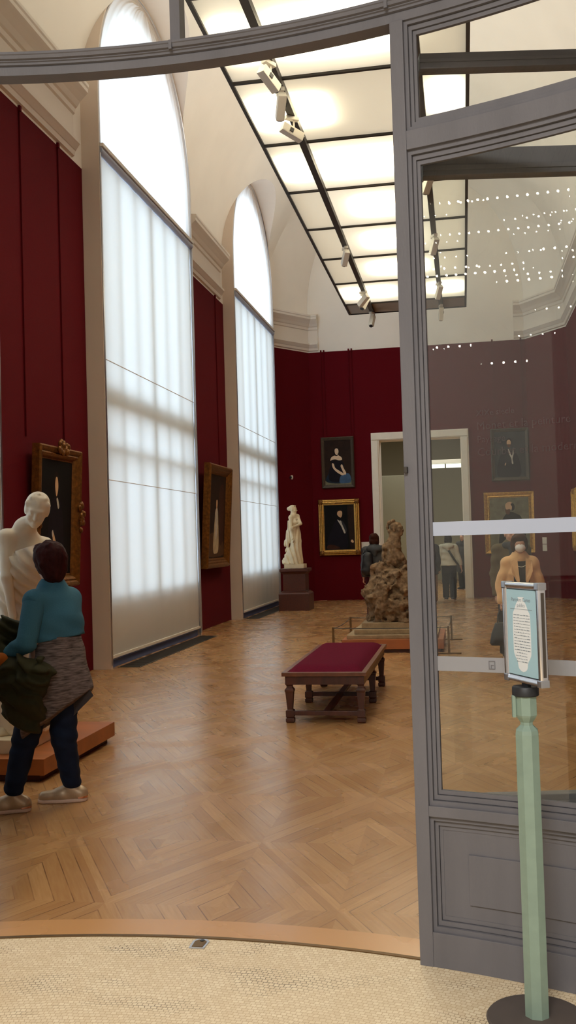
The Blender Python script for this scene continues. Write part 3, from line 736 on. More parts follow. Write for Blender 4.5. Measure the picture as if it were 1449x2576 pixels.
# near tall portrait
def ext1(t): clusters(t, [(0, 1.70, .16, .07), (.62, .9, .06, .22), (-.62, .9, .05, .2)], 'carved_ornament', M['oldgold'], 3)
picture('framed_portrait', (XL+.02, 11.20, 1.17), math.pi/2, .045, 1.26, 1.70, ORN, M['oldgold'], 'tall dark portrait in a carved old gilt frame behind the white statue', 'framed portraits', PT['black'],
    [(PT['ink'], [(.25, .95), (.3, .5), (.42, .33), (.6, .33), (.72, .5), (.75, .95)]), (PT['hair'], [(.42, .26), (.44, .12), (.52, .1), (.58, .16), (.57, .3), (.5, .34)]), (PT['flesh'], [(.46, .22), (.48, .15), (.53, .15), (.56, .22), (.54, .29), (.5, .31)]),
     (PT['linen'], [(.51, .34), (.55, .33), (.60, .40), (.56, .42)]), (PT['flesh'], [(.40, .66), (.43, .63), (.50, .70), (.55, .75), (.52, .78), (.45, .74)]), (PT['linen'], [(.38, .63), (.41, .61), (.43, .64), (.40, .67)])], .03, ext1)
def tagm(name, loc, rz, w, h, label, grp='wall labels', split=False):
    t = thing(name, loc, rz, label, 'label', grp)
    if split:
        MB().box((-w/2, -.008, 0), (w/2, 0, h*.485)).build('lower_card', M['white'], t, bevel=.002); MB().box((-w/2, -.008, h*.515), (w/2, 0, h)).build('upper_card', M['white'], t, bevel=.002)
    else: MB().box((-w/2, -.008, 0), (w/2, 0, h)).build('card', M['white'], t, bevel=.002)
tagm('wall_label', (XL, 12.0, 1.17), math.pi/2, .10, .12, 'small white wall label right of the near tall portrait')
tagm('wall_label', (-2.62, YB, 1.30), 0, .22, .26, 'white wall label behind the visitor in the grey jacket')
tagm('wall_label', (2.06, 26.09, 1.19), -.958, .17, .36, 'pair of small white wall labels right of the bald man portrait', split=True)
# second panel portrait, leaning out
PR2 = [(0, .0), (0, .10), (.03, .135), (.06, .13), (.09, .10), (.11, .105), (.14, .07), (.16, .075), (.19, .03), (.20, .03), (.20, 0)]
picture('framed_portrait', (XL+.05, 18.83, 1.17), math.pi/2, .06, 1.78, 2.02, PR2, M['oldgold'], 'large gilt framed portrait of a pale standing figure between the window blinds', 'framed portraits', PT['umber'],
    [(PT['brown'], [(.05, .97), (.1, .75), (.4, .7), (.9, .8), (.95, .97)]), (PT['sienna'], [(.62, .2), (.9, .15), (.92, .75), (.7, .8)]), (PT['cream'], [(.36, .9), (.40, .55), (.44, .42), (.56, .42), (.62, .6), (.66, .9), (.5, .95)]), (PT['linen'], [(.44, .5), (.47, .4), (.54, .4), (.57, .5), (.54, .75), (.47, .75)]),
     (PT['flesh'], [(.46, .36), (.47, .30), (.52, .29), (.54, .34), (.52, .4), (.48, .4)]), (PT['hair'], [(.45, .31), (.47, .27), (.53, .26), (.55, .31), (.5, .295)])], .04)
# end wall
FD = [(0, 0), (0, .05), (.02, .065), (.05, .05), (.075, .04), (.09, .03), (.09, 0)]
picture('framed_portrait', (-3.30, YB-.01, 3.05), 0, .02, .90, 1.39, FD, M['frame_dark'], 'portrait of a woman in a black off-shoulder dress, above a gilt framed picture', 'framed portraits', PT['umber'],
    [(PT['olive'], [(.0, 1), (.0, .9), (.5, .93), (1, .9), (1, 1)]), (PT['night'], [(.05, .92), (.1, .78), (.3, .7), (.8, .8), (.95, .92), (.5, .97)]), (PT['ink'], [(.18, .9), (.16, .68), (.26, .52), (.24, .46), (.42, .45), (.62, .45), (.72, .55), (.7, .72), (.58, .92)]),
     (PT['blue'], [(.55, .95), (.58, .82), (.7, .77), (.88, .75), (.98, .85), (.95, .95), (.75, .97)]),
     (PT['flesh2'], [(.22, .455), (.26, .385), (.38, .345), (.55, .35), (.64, .39), (.66, .44), (.55, .455), (.42, .43), (.3, .435)]), (PT['flesh2'], [(.41, .36), (.41, .3), (.52, .3), (.53, .36)]),
     (PT['hair'], [(.36, .30), (.36, .2), (.46, .165), (.55, .2), (.56, .29), (.52, .34), (.42, .35)]), (PT['flesh2'], [(.40, .28), (.40, .21), (.45, .185), (.52, .2), (.54, .26), (.51, .32), (.45, .33)]), (PT['brown'], [(.47, .295), (.51, .293), (.5, .3)]),
     (PT['flesh2'], [(.28, .52), (.35, .53), (.40, .62), (.58, .70), (.72, .76), (.66, .79), (.46, .72), (.31, .62)]), (PT['flesh2'], [(.60, .58), (.66, .55), (.72, .64), (.80, .74), (.74, .78), (.66, .68)])], .02)
GP = [(0, 0), (0, .06), (.012, .085), (.04, .09), (.05, .07), (.06, .10), (.085, .105), (.10, .07), (.105, .085), (.13, .08), (.14, .04), (.15, .04), (.15, 0)]
def ext4(t):
    for i, (x, z) in enumerate(((-.49, .07), (.49, .07), (-.49, 1.45), (.49, 1.45))):
        MB().ball((x, -.085, z), (.075, .03, .075), 8).build('corner_rosette', M['oldgold'], t, smooth=True)
    MB().box((-.10, -.10, 1.395), (.10, -.07, 1.43)).build('name_plate', M['oldgold'], t, bevel=.005)
picture('framed_portrait', (-3.31, YB-.01, 1.22), 0, .015, 1.12, 1.52, GP, M['gold'], 'bright gilt framed portrait of a man in a black coat left of the doorway', 'framed portraits', PT['black'],
    [(PT['umber'], [(.78, .0), (1, 0), (1, 1), (.85, 1)]), (PT['ink'], [(.1, .98), (.12, .75), (.3, .45), (.4, .33), (.55, .32), (.68, .42), (.74, .6), (.72, .98)]), (PT['sienna'], [(.08, .97), (.1, .9), (.25, .88), (.5, .95), (.4, .98)]),
     (PT['slate'], [(.58, .36), (.66, .42), (.74, .55), (.70, .62), (.62, .5)]), (PT['linen'], [(.44, .34), (.50, .345), (.56, .36), (.60, .45), (.68, .58), (.69, .635), (.64, .62), (.56, .48)]),
     (PT['hair'], [(.42, .22), (.42, .15), (.5, .11), (.6, .12), (.62, .2), (.58, .24)]), (PT['flesh'], [(.44, .22), (.46, .155), (.54, .135), (.60, .16), (.60, .235), (.56, .285), (.5, .27)]), (PT['black'], [(.44, .29), (.52, .30), (.55, .34), (.50, .355)]),
     (PT['flesh'], [(.86, .82), (.90, .78), (.96, .82), (.93, .85)])], .03, ext4)
picture('framed_portrait', (1.28, YB-.01, 3.07), 0, .02, .98, 1.38, FD, M['frame_dark'], 'dark portrait of a standing man in a white waistcoat right of the doorway', 'framed portraits', PT['slate'],
    [(PT['ink'], [(.12, .98), (.14, .6), (.3, .42), (.46, .38), (.62, .42), (.78, .6), (.8, .98)]), (PT['hair'], [(.40, .24), (.41, .17), (.5, .14), (.56, .19), (.55, .27)]), (PT['flesh'], [(.41, .27), (.42, .2), (.49, .18), (.54, .22), (.53, .29), (.47, .33)]), (PT['beard'], [(.42, .28), (.50, .28), (.53, .28), (.5, .34), (.45, .34)]),
     (PT['linen'], [(.44, .39), (.48, .40), (.56, .53), (.60, .40), (.62, .48), (.58, .60), (.60, .70), (.55, .70), (.54, .60), (.48, .5)]), (PT['flesh'], [(.32, .72), (.35, .68), (.37, .69), (.34, .74)])], .02)
GP6 = [(0, 0), (0, .06), (.02, .08), (.07, .07), (.09, .05), (.12, .06), (.14, .03), (.15, .03), (.15, 0)]
picture('framed_portrait', (1.21, YB-.01, 1.15), 0, .015, 1.30, 1.62, GP6, M['gold'], 'gilt framed portrait of a bald bearded man right of the doorway', 'framed portraits', PT['olive'],
    [(PT['black'], [(.25, 1), (.28, .55), (.36, .38), (.5, .29), (.66, .32), (.82, .45), (.88, 1)]), (PT['beard'], [(.40, .22), (.45, .2), (.52, .25), (.5, .33), (.43, .33), (.40, .28)]), (PT['flesh'], [(.41, .22), (.40, .15), (.45, .10), (.53, .09), (.59, .13), (.61, .2), (.56, .25), (.50, .23), (.44, .24)]), (PT['hair'], [(.54, .13), (.60, .12), (.64, .18), (.62, .25), (.56, .26), (.57, .19)])], .03)
picture('framed_portrait', (2.67, 24.03, 1.2), -math.pi/2, 0, .8, 1.5, GP, M['gold'], 'gilt framed picture on the right wall, only its edge in view', 'framed portraits', PT['umber'], [(PT['brown'], [(.2, .9), (.3, .3), (.7, .3), (.8, .9)])], .03)
# little camera on the end wall
t = thing('security_camera', (-4.47, 25.86, 3.35), math.radians(-55), 'small white security camera above the far statue', 'camera')
MB().lathe([(.0, 0), (.06, 0), (.06, .02), (.052, .03), (.045, .05), (.0, .052)], n=20).build('housing', M['white'], t, smooth=True).rotation_euler = (math.pi/2, 0, 0)
MB().ball((.02, -.05, 0), .035, 10).build('lens', M['black'], t, smooth=True)

# ================================================================== track spotlights
def spotlight(x, y, tilt, yaw, label):
    t = thing('track_spotlight', (x, y, 6.93), yaw, label, 'spotlight', 'white spotlights on the ceiling tracks')
    MB().box((-.035, -.09, -.045), (.035, .09, 0)).build('track_adapter', M['white'], t, bevel=.008)
    MB().tube([(0, .03, -.04), (0, .03, -.15)], .012, 8).build('stem', M['white'], t)
    R = Matrix.Rotation(tilt, 3, 'X'); c = Vector((0, .0, -.20))
    MB().obox(c, (.10, .30, .11), R).build('lamp_body', M['white'], t, bevel=.012)
    a = c+R @ Vector((0, .15, 0)); b2 = c+R @ Vector((0, .165, 0))
    h = MB().tube([a, b2], .042, 14).build('lens', M['black'], t)
    MB().obox(c+R @ Vector((.055, -.03, 0)), (.012, .05, .05), R).build('knob', M['black'], t)
LT, RT = XC-.80, XC+.80
for x, y, ti, ya, l in ((LT, 10.45, -.5, -.5, 'nearest spotlight on the left track'), (LT, 11.15, -.75, .35, 'second spotlight on the left track, the longest looking'), (LT, 11.9, -.35, -.9, 'third spotlight on the left track, beside a bright panel'),
        (LT, 17.5, -.7, .4, 'spotlight alone in the middle of the left track'), (LT, 20.75, -.6, .9, 'spotlight near the far end of the left track, beside a lit panel'), (LT, 21.0, -1.0, 2.4, 'spotlight back to back with another on the far left track'), (LT, 22.75, -1.1, 2.8, 'farthest spotlight on the left track, below the end panel'),
        (RT, 14.1, -.75, .5, 'nearest spotlight on the right track, seen through the glass'), (RT, 17.2, -.8, .4, 'second spotlight on the right track, seen through the glass'), (RT, 20.5, -.8, .4, 'third spotlight on the right track, seen through the glass'), (RT, 22.5, -1.1, .2, 'farthest spotlight on the right track, seen through the glass')):
    spotlight(x, y, ti, ya, l)

# ================================================================== bench
t = thing('bench', (-1.28, 8.80, 0), 0, 'long walnut bench with a burgundy velvet seat on the parquet', 'bench')
BL, BW = 2.34, .74
for ix, x in enumerate((-.325, .325)):
    for iy, y in enumerate((0.02, BL/2-.06, BL-.14)):
        b = MB(); q = lambda r, z: [(x+sx*r, y+sy*r, z) for sx, sy in ((-1, -1), (1, -1), (1, 1), (-1, 1))]
        b.rings([q(.034, .42), q(.034, .345), q(.026, .335), q(.026, .32), q(.041, .30), q(.041, .285), q(.036, .275), q(.024, .12), q(.037, .11), q(.037, .055), q(.030, .045), q(.038, .038), q(.038, .012), q(.032, .0)][::-1])
        b.build('leg', M['walnut'], t, bevel=.002)
for y in (0.02, BL/2-.06, BL-.14): MB().box((-.30, y-.018, .065), (.30, y+.018, .105)).build('cross_stretcher', M['walnut'], t, bevel=.003)
MB().box((-.03, .03, .07), (.03, BL-.15, .1)).build('long_stretcher', M['walnut'], t, bevel=.003)
def ringframe(x, y0, y1, w, z0, z1, name, m):
    b = MB(); rs = []
    for sx, sy in ((-1, 0), (1, 0), (1, 1), (-1, 1)):
        yo = y0 if sy == 0 else y1; yi = y0+w if sy == 0 else y1-w
        rs.append([(sx*x, yo, z0), (sx*x, yo, z1), (sx*(x-w), yi, z1), (sx*(x-w), yi, z0)])
    b.rings(rs, loop=True); return b.build(name, m, t, bevel=.004)
ringframe(.36, -.02, BL-.11, .03, .345, .425, 'apron', M['walnut']); ringframe(.385, -.055, BL-.065, .045, .425, .46, 'seat_rail', M['walnut2'])
b = MB(); rs = []
for i in range(25):
    f = i/24; y = -.005+(BL-.11)*f; e = min(1, min(f, 1-f)*14)
    rs.append([(-.345+.69*j/16, y, .435+.012+.058*math.sin(math.pi/2*e)*min(1, (math.sin(math.pi*j/16)*3.2))**.6) for j in range(17)] + [(.345, y, .43), (-.345, y, .43)])
b.rings(rs); b.build('seat_cushion', M['velvet'], t, smooth=True)

# ================================================================== sign on its post
px_, py_ = .190, 3.452
t = thing('sign_stand', (px_, py_, .004), 0, 'sage green octagonal post on a round bronze base before the glass', 'stand')
MB().lathe([(0, 0), (.168, 0), (.170, .006), (.165, .012), (.05, .018), (0, .018)], n=48).build('base', M['base_m'], t, smooth=True)
b = MB(); b.lathe([(.042, .015), (.041, .965), (.039, .978), (.022, .995), (.022, 1.005), (.034, 1.022), (.038, 1.03), (.038, 1.098), (0, 1.098)], n=8, rot=.32); b.build('post', M['sage'], t)
MB().obox((-.041, -.01, 1.06), (.012, .022, .075), Matrix.Rotation(.1, 3, 'Z')).build('side_clip', M['sage'], t, bevel=.003)
MB().lathe([(.042, 1.094), (.045, 1.097), (.045, 1.122), (.042, 1.126), (.02, 1.126)], n=32).build('collar', M['black'], t, smooth=True)
t2 = thing('framed_notice', (px_+.004, py_, 1.1275), 0, 'small aluminium framed notice on top of the green post', 'sign')
wv = Vector((.47, -.883, 0)).normalized(); nv = Vector((-wv.y*-1, 0, 0)); nv = Vector((wv.y, -wv.x, 0)); ang = math.atan2(wv.y, wv.x); t2.rotation_euler = (0, 0, ang)
FW, FH, FD_ = .236, .345, .03
def rrect(w, h, r, z0, n=6):
    out = []
    for cx, cz, a0 in ((w/2-r, z0+r, -90), (w/2-r, z0+h-r, 0), (-w/2+r, z0+h-r, 90), (-w/2+r, z0+r, 180)):
        for k in range(n+1): a = math.radians(a0+90*k/n); out.append((cx+r*math.cos(a), cz+r*math.sin(a)))
    return out
outer = rrect(FW, FH, .02, .012); 
def ringat(ins, y): q = rrect(FW-2*ins, FH-2*ins, max(.003, .02-ins), .012+ins); return [(x, y, z) for x, z in q]
b = MB(); b.rings([ringat(0, -.010), ringat(.003, -.015), ringat(.013, -.016), ringat(.022, -.012), ringat(.024, -.009), ringat(.024, .009), ringat(.022, .012), ringat(.013, .016), ringat(.003, .015), ringat(0, .010)], loop=True)
b.build('aluminium_frame', M['chrome'], t2, smooth=True)
for sx, sz in ((-1, 0), (1, 0), (-1, 1), (1, 1)):
    MB().box((sx*(FW/2-.012)-.0135, -.0165, .012+(FH-.024 if sz else -.0015)), (sx*(FW/2-.012)+.0135, .0165, .012+(FH+.0015 if sz else .024))).build('corner_cap', M['steel'], t2, bevel=.004)
for sx in (-1, 1): MB().box((sx*(FW/2+.0004)-.0006, -.006, .045), (sx*(FW/2+.0004)+.0006, .006, FH-.02)).build('side_reflection_strip', M['grille'], t2)  # dark strip put in for a reflection along the aluminium side
MB().box((-.02, -.006, .0), (.02, .006, .016)).build('bracket', M['black'], t2)
teal = mat('poster_teal', S(166, 200, 212), .35); pwhite = mat('poster_white', S(232, 236, 238), .35); pink_ = mat('poster_ink', S(138, 148, 156), .5)
po = MB(); po.box((-.094, -.010, .038), (.094, -.008, .012+FH-.026)); pob = po.build('poster', teal, t2)
PH = FH-.052; PZ = .038
vase = [(.40, .085), (.60, .085), (.58, .115), (.66, .16), (.74, .24), (.78, .27), (.80, .36), (.80, .70), (.76, .78), (.68, .84), (.64, .92), (.5, .955), (.36, .92), (.32, .84), (.24, .78), (.20, .70), (.20, .36), (.22, .27), (.26, .24), (.34, .16), (.42, .115)]
b = MB(); q = smooth_loop(vase, 4); b.add([((p.x-.5)*.188, -.0104, PZ+(1-p.y)*PH) for p in q], [tuple(range(len(q)))]); b.build('printed_shape', pwhite, pob)
b = MB()
for s, xx, zz, sz in (('Parcours Cartes', -.062, .865, .0185), ('publics', -.026, .800, .0185)):
    vs, fs = text_mesh(s, sz); b.add([(v.x+xx, -.0108, PZ+zz*PH+v.y) for v in vs], fs)
b.box((-.07, -.0108, PZ+.772*PH), (.07, -.0106, PZ+.777*PH))
rnd = random.Random(5)
for i in range(17):
    z = PZ+(.70-.034*i)*PH; x = -.052+.004*rnd.random(); hw_ = .052 if i < 13 else .03
    while x < hw_:
        l = rnd.uniform(.006, .02); b.box((max(x, -hw_), -.0108, z), (min(x+l, hw_), -.0106, z+(.003 if rnd.random() > .6 else .0018))); x += l+.003
b.build('lettering', pink_, pob)
MB().box((-.095, .008, .038), (.095, .010, .012+FH-.026)).build('back_poster', teal, t2)

# ================================================================== platforms, barrier, pedestal
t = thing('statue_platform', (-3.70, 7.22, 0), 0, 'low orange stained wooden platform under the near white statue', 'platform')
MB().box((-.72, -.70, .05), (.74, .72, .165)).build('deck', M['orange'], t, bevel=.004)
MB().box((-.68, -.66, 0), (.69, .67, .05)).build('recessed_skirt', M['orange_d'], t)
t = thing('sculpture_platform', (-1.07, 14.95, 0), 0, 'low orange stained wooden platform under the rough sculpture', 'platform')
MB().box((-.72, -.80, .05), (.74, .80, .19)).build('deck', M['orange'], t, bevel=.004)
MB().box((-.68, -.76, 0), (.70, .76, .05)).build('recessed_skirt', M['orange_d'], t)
def barrier(x, y, d, lab):
    t = thing('barrier_post', (x, y, 0), 0, lab, 'barrier', 'low barrier posts round the sculpture')
    MB().box((-.016, -.016, .0), (.016, .016, .39)).build('post', M['brass'], t, bevel=.003)
    MB().tube([(-.17, 0, .012), (.17, 0, .012)], .012, 8).build('foot_bar', M['brass'], t)
    return t
barrier(-1.89, 14.0, 1, 'low brass barrier post in front left of the sculpture'); barrier(-1.85, 15.85, 1, 'low brass barrier post behind left of the sculpture')
barrier(-.255, 13.96, 1, 'low brass barrier post in front right of the sculpture, behind the glass'); barrier(-.24, 15.82, 1, 'low brass barrier post behind right of the sculpture, behind the glass')
def cord(p, q, sag, lab):
    pts = [Vector(p).lerp(Vector(q), i/14)-Vector((0, 0, sag*4*(i/14)*(1-i/14))) for i in range(15)]
    o = MB().tube(pts, .006, 6).build('cordon_rope', M['dark'], smooth=True); tag(o, lab, 'cord', 'barrier cords')
cord((-1.89, 14.0, .375), (-1.85, 15.85, .375), .03, 'thin cord between the two left barrier posts'); cord((-1.89, 14.0, .375), (-.255, 13.96, .375), .01, 'thin cord across the front of the sculpture')
cord((-1.85, 15.85, .375), (-.24, 15.82, .375), .01, 'thin cord behind the sculpture'); cord((-.255, 13.96, .375), (-.24, 15.82, .375), .03, 'thin cord between the two right barrier posts')
t = thing('pedestal', (-3.98, 23.13, 0), 0, 'tall brown marble pedestal in the far left corner', 'pedestal')
sq = lambda r, z: [(sx*r, sy*r, z) for sx, sy in ((-1, -1), (1, -1), (1, 1), (-1, 1))]
MB().rings([sq(.365, 0), sq(.365, .39), sq(.345, .42), sq(.30, .44), sq(.30, .46)]).build('plinth', M['porph'], t)
MB().rings([sq(.268, .46), sq(.268, .86)]).build('die', M['porph'], t, bevel=.004)
MB().rings([sq(.275, .86), sq(.29, .88), sq(.30, .90), sq(.335, .925), sq(.335, .985), sq(.31, .995)]).build('cap', M['porph'], t)
# ================================================================== figures
V = Vector
def frame_from(fwd, up):
    f = V(fwd).normalized(); u = V(up); x = f.cross(u).normalized(); u = x.cross(f).normalized()
    return Matrix(((x.x, f.x, u.x), (x.y, f.y, u.y), (x.z, f.z, u.z)))
def head_prims(c, R, s=1.0):
    p = lambda x, y, z: c + R @ V((x*s, y*s, z*s)); e = lambda q, r, k=.012: E_(p(*q), tuple(v*s for v in r), R, k*s)
    L = [e((0, -.012, .025), (.076, .094, .09)), e((0, .026, -.035), (.060, .068, .082), .03), e((0, .066, -.096), (.024, .024, .018), .03), e((0, .078, .022), (.050, .018, .014), .02)]
    for sx in (-1, 1):
        L.append(NEG(e((sx*.031, .104, .000), (.018, .016, .011), .012))); L.append(e((sx*.031, .082, -.001), (.014, .012, .010), .004))
        L.append(e((sx*.040, .068, -.035), (.020, .018, .022), .02)); L.append(e((sx*.076, -.008, -.012), (.010, .020, .032), .006))
    L.append(C(p(0, .090, .012), p(0, .112, -.030), .008*s, .013*s, .012*s)); L.append(e((0, .098, -.034), (.017, .010, .008), .008))
    L.append(e((0, .089, -.062), (.024, .009, .006), .004)); L.append(e((0, .087, -.072), (.020, .010, .007), .004))
    return L
def hand_prims(w, d, n, side, s=1.0, curl=.5):
    d = V(d).normalized(); n = V(n); n = (n-d*n.dot(d)).normalized(); t = d.cross(n)*side
    L = [C(w, w+d*.08*s, .025*s, .036*s, .02*s, (n, 1.9))]
    for i, (o, l) in enumerate(((.028, .070), (.010, .082), (-.009, .076), (-.027, .058))):
        b0 = w+d*.085*s+t*o*s; d1 = d*math.cos(curl)+n*math.sin(curl); d2 = d*math.cos(curl*2.2)+n*math.sin(curl*2.2)
        b1 = b0+d1*l*.5*s; b2 = b1+d2*l*.5*s
        L += [C(b0, b1, .0095*s, .0088*s, .006*s), C(b1, b2, .0088*s, .0072*s, .004*s)]
    a = w+d*.028*s+t*.024*s; b_ = a+(d*.6+t*.75+n*.3).normalized()*.042*s
    L += [C(a, b_, .014*s, .011*s, .012*s), C(b_, b_+(d*.9+t*.15+n*.4).normalized()*.032*s, .011*s, .008*s, .006*s)]
    return L
def groups(J, s=1.0, wide=1.0):
    """body primitives from joints; fw = direction the chest faces"""
    fw = J['fw'].normalized(); G = {}
    G['head'] = head_prims(J['head'], J['R'], s)
    jaw = J['head']+J['R'] @ V((0, -.015*s, -.06*s))
    G['neck'] = [C(jaw, J['neck'], .050*s, .060*s, .03*s)]
    pel = (J['hipL']+J['hipR'])/2; chest = (J['shL']+J['shR'])/2-V((0, 0, .13*s)); waist = pel.lerp(chest, .5)
    rt = (J['shR']-J['shL'])
    G['torso'] = [C(pel-V((0, 0, .02)), pel+V((0, 0, .06)), .165*s*wide, .16*s*wide, .05, (fw, 1.42)), C(pel+V((0, 0, .05)), waist, .155*s*wide, .132*s*wide, .06, (fw, 1.4)),
                  C(waist, chest, .132*s*wide, .155*s*wide, .06, (fw, 1.42)), C(chest, J['neck']-V((0, 0, .04*s)), .150*s*wide, .07*s, .06, (fw, 1.5)),
                  C(J['shL'], J['shR'], .060*s, .060*s, .06), C(J['shL']*.6+J['shR']*.4, J['neck'], .055*s, .05*s, .05), C(J['shR']*.6+J['shL']*.4, J['neck'], .055*s, .05*s, .05)]
    if J.get('bust', 1):
        for q in (.3, .7): G['torso'].append(E_(J['shL'].lerp(J['shR'], q)-V((0, 0, .15*s))+fw*.085*s, .062*s, None, .05))
    for q in 'LR':
        G['upper'+q] = [C(J['sh'+q], J['el'+q], .056*s, .042*s, .03)]
        G['fore'+q] = [C(J['el'+q], J['wr'+q], .042*s, .027*s, .02)]
        hd = J.get('hd'+q) or (J['wr'+q]-J['el'+q])
        G['hand'+q] = hand_prims(J['wr'+q], hd, J.get('pn'+q, -fw if q == 'L' else -fw), J.get('ts'+q, 1 if q == 'L' else -1), s*.98, J.get('curl'+q, .45))
        G['thigh'+q] = [C(J['hip'+q], J['kn'+q], .092*s*wide, .060*s, .04)]
        mid = J['kn'+q].lerp(J['an'+q], .3)
        G['shin'+q] = [C(J['kn'+q], mid, .058*s, .057*s, .03), C(mid, J['an'+q], .057*s, .036*s, .03)]
        tf = J.get('toe'+q); an = J['an'+q]; hl = an-(tf-an).normalized()*.05*s
        G['foot'+q] = [C(V((hl.x, hl.y, J['z0']+.035)), V((tf.x, tf.y, J['z0']+.022)), .034*s, .026*s, .03), C(an, V((an.x, an.y, J['z0']+.05)), .036*s, .036*s, .03)]
    return G
def allp(G, *names): return [p for n in names for p in G[n]]
ALL = ['head', 'neck', 'torso'] + [a+q for q in 'LR' for a in ('upper', 'fore', 'hand', 'thigh', 'shin', 'foot')]
def bbox(J, pad=.28):
    P = [v for k, v in J.items() if isinstance(v, Vector) and k[:2] in ('he', 'ne', 'sh', 'el', 'wr', 'hi', 'kn', 'an', 'to')]
    lo = [min(p[i] for p in P)-pad for i in range(3)]; hi = [max(p[i] for p in P)+pad for i in range(3)]; lo[2] = J['z0']-.02; return lo, hi
def meshp(name, prims, lo, hi, res, m, parent, origin=(0, 0, 0), infl=0, cuts=(), warp=None):
    f = Field(lo, hi, res); f.add(prims, infl)
    if warp: f.warp(warp)
    for c_ in cuts: f.cut(*c_)
    return f.build(name, m, parent, origin)
def shoe(J, q, s, m, msole, parent, origin=(0, 0, 0), res=.008, lace=False):
    an = J['an'+q]; tf = J['toe'+q]; d = (tf-an); d.z = 0; L = d.length; d.normalize(); z0 = J['z0']; hl = an-d*.055*s; hl.z = z0+.045
    toe = V((tf.x, tf.y, z0+.036)); mid = hl.lerp(toe, .5)
    lo = [min(hl.x, toe.x)-.08, min(hl.y, toe.y)-.08, z0-.01]; hi = [max(hl.x, toe.x)+.08, max(hl.y, toe.y)+.08, z0+.17]
    o = meshp('shoe', [C(hl, mid, .043*s, .046*s, .03), C(mid, toe, .046*s, .038*s, .03), C(hl+V((0, 0, .0)), V((an.x, an.y, z0+.09)), .042*s, .042*s, .03), C(V((an.x, an.y, z0+.085)), mid+d*.01+V((0, 0, .02)), .034*s, .03*s, .03)], lo, hi, res, m, parent, origin, cuts=[((0, 0, z0+.018), (0, 0, -1)), ((0, 0, z0+.115), (0, 0, 1))])
    if lace:
        sd = V((-d.y, d.x, 0)); b = MB()
        for i in range(4):
            q = an+d*(.045+.022*i); zz = z0+.107-.012*i; b.tube([q-sd*.026+V((0, 0, zz-.010-q.z)), q+V((0, 0, zz-q.z)), q+sd*.026+V((0, 0, zz-.010-q.z))], .0045, 6)
        b.build('laces', msole, o, smooth=True, origin=origin)
        b = MB(); rs = []
        for i in range(9):
            a = math.pi*(i/8-.5)*1.15; q = hl+(-d*math.cos(a)+sd*math.sin(a))*.047*s; rs.append([V((q.x, q.y, z0+.024)), V((q.x, q.y, z0+.036)), V((q.x, q.y, z0+.036))+(q-hl).normalized()*.003, V((q.x, q.y, z0+.024))+(q-hl).normalized()*.003])
        b.rings(rs); b.build('heel_strip', rose, o, smooth=True, origin=origin)
        meshp('sock', [C(V((an.x, an.y, z0+.09)), an+V((0, 0, .06)), .040, .042, .01)], lo, [hi[0], hi[1], z0+.24], res, M['black'], parent, origin)
    hl2, t2_, m2 = V((hl.x, hl.y, z0+.014)), V((toe.x, toe.y, z0+.014)), V((mid.x, mid.y, z0+.014))
    meshp('sole', [C(hl2, m2, .047*s, .05*s, .02), C(m2, t2_, .05*s, .042*s, .02)], lo, hi, res*.8, msole, o, (0, 0, 0) if origin == (0, 0, 0) else origin, cuts=[((0, 0, z0+.0), (0, 0, -1)), ((0, 0, z0+.024), (0, 0, 1))])
    return o
cl = lambda n, c, r=.85, **k: mat('cloth_'+n, S(*c), r, spec=.2, **k)
hair_dark = mat('hair_dark_red', S(46, 13, 11), .7, spec=.12, var=.35, vscale=40, stretch=(1, 1, .3), bump=.3, bscale=90)
hair_brown = mat('hair_brown', S(56, 27, 15), .7, spec=.12, var=.3, vscale=40, stretch=(1, 1, .3), bump=.3, bscale=90)
hair_black = mat('hair_black', S(14, 13, 14), .7, spec=.12, var=.3, vscale=40, bump=.3, bscale=90)
rose = mat('rose_gold', S(210, 150, 120), .2, metal=.9)
white_sole = mat('pale_sole', S(208, 178, 158), .6)

# ---------------------------------------------------------------- visitor in the teal sweater
O1 = V((-2.66, 5.92, 0)); t = thing('person', O1, 0, 'woman with short dark red hair in a teal sweater walking past the near statue', 'person')
Jw = dict(z0=0.0, fw=V((-.80, .60, 0)), head=at(124, 1414, 5.95), R=frame_from((-.78, .62, .05), (-.05, 0, 1)), neck=at(131, 1484, 5.96), shL=at(88, 1512, 5.80), shR=at(176, 1506, 6.08),
    elL=at(66, 1618, 5.70), wrL=at(10, 1652, 5.74), elR=at(172, 1590, 6.24), wrR=at(150, 1640, 6.36), hipL=at(122, 1700, 5.88), hipR=at(158, 1696, 6.0),
    knL=at(66, 1850, 5.84), anL=at(36, 1992, 5.80), toeL=V((-3.02, 5.73, .02)), knR=at(160, 1850, 6.0), anR=at(180, 1976, 6.07), toeR=V((-2.735, 6.02, .02)), bust=1)
G = groups(Jw, 1.0, 1.05); lo, hi = bbox(Jw)
meshp('body', allp(G, *ALL), lo, hi, .009, M['skin'], t, O1)
c = Jw['head']; R = Jw['R']; p = lambda x, y, z: c+R @ V((x, y, z))
hb = [E_(p(0, -.025, .045), (.100, .112, .098), R, .03), E_(p(0, -.055, -.02), (.094, .075, .095), R, .03), E_(p(-.055, .0, .0), (.04, .06, .07), R, .03), E_(p(.055, .0, .0), (.04, .06, .07), R, .03), E_(p(0, .055, .085), (.07, .05, .04), R, .03), E_(p(0, -.06, -.085), (.06, .05, .05), R, .04)]
meshp('hair', hb, [c.x-.2, c.y-.2, c.z-.2], [c.x+.2, c.y+.2, c.z+.2], .007, hair_dark, t, O1, warp=lambda X, Y, Z: .008*vnoise(X, Y, Z, 22)+.004*vnoise(X, Y, Z, 60))
teal_m = cl('teal_knit', (56, 100, 120), var=.1, vscale=200, bump=.2, bscale=400)
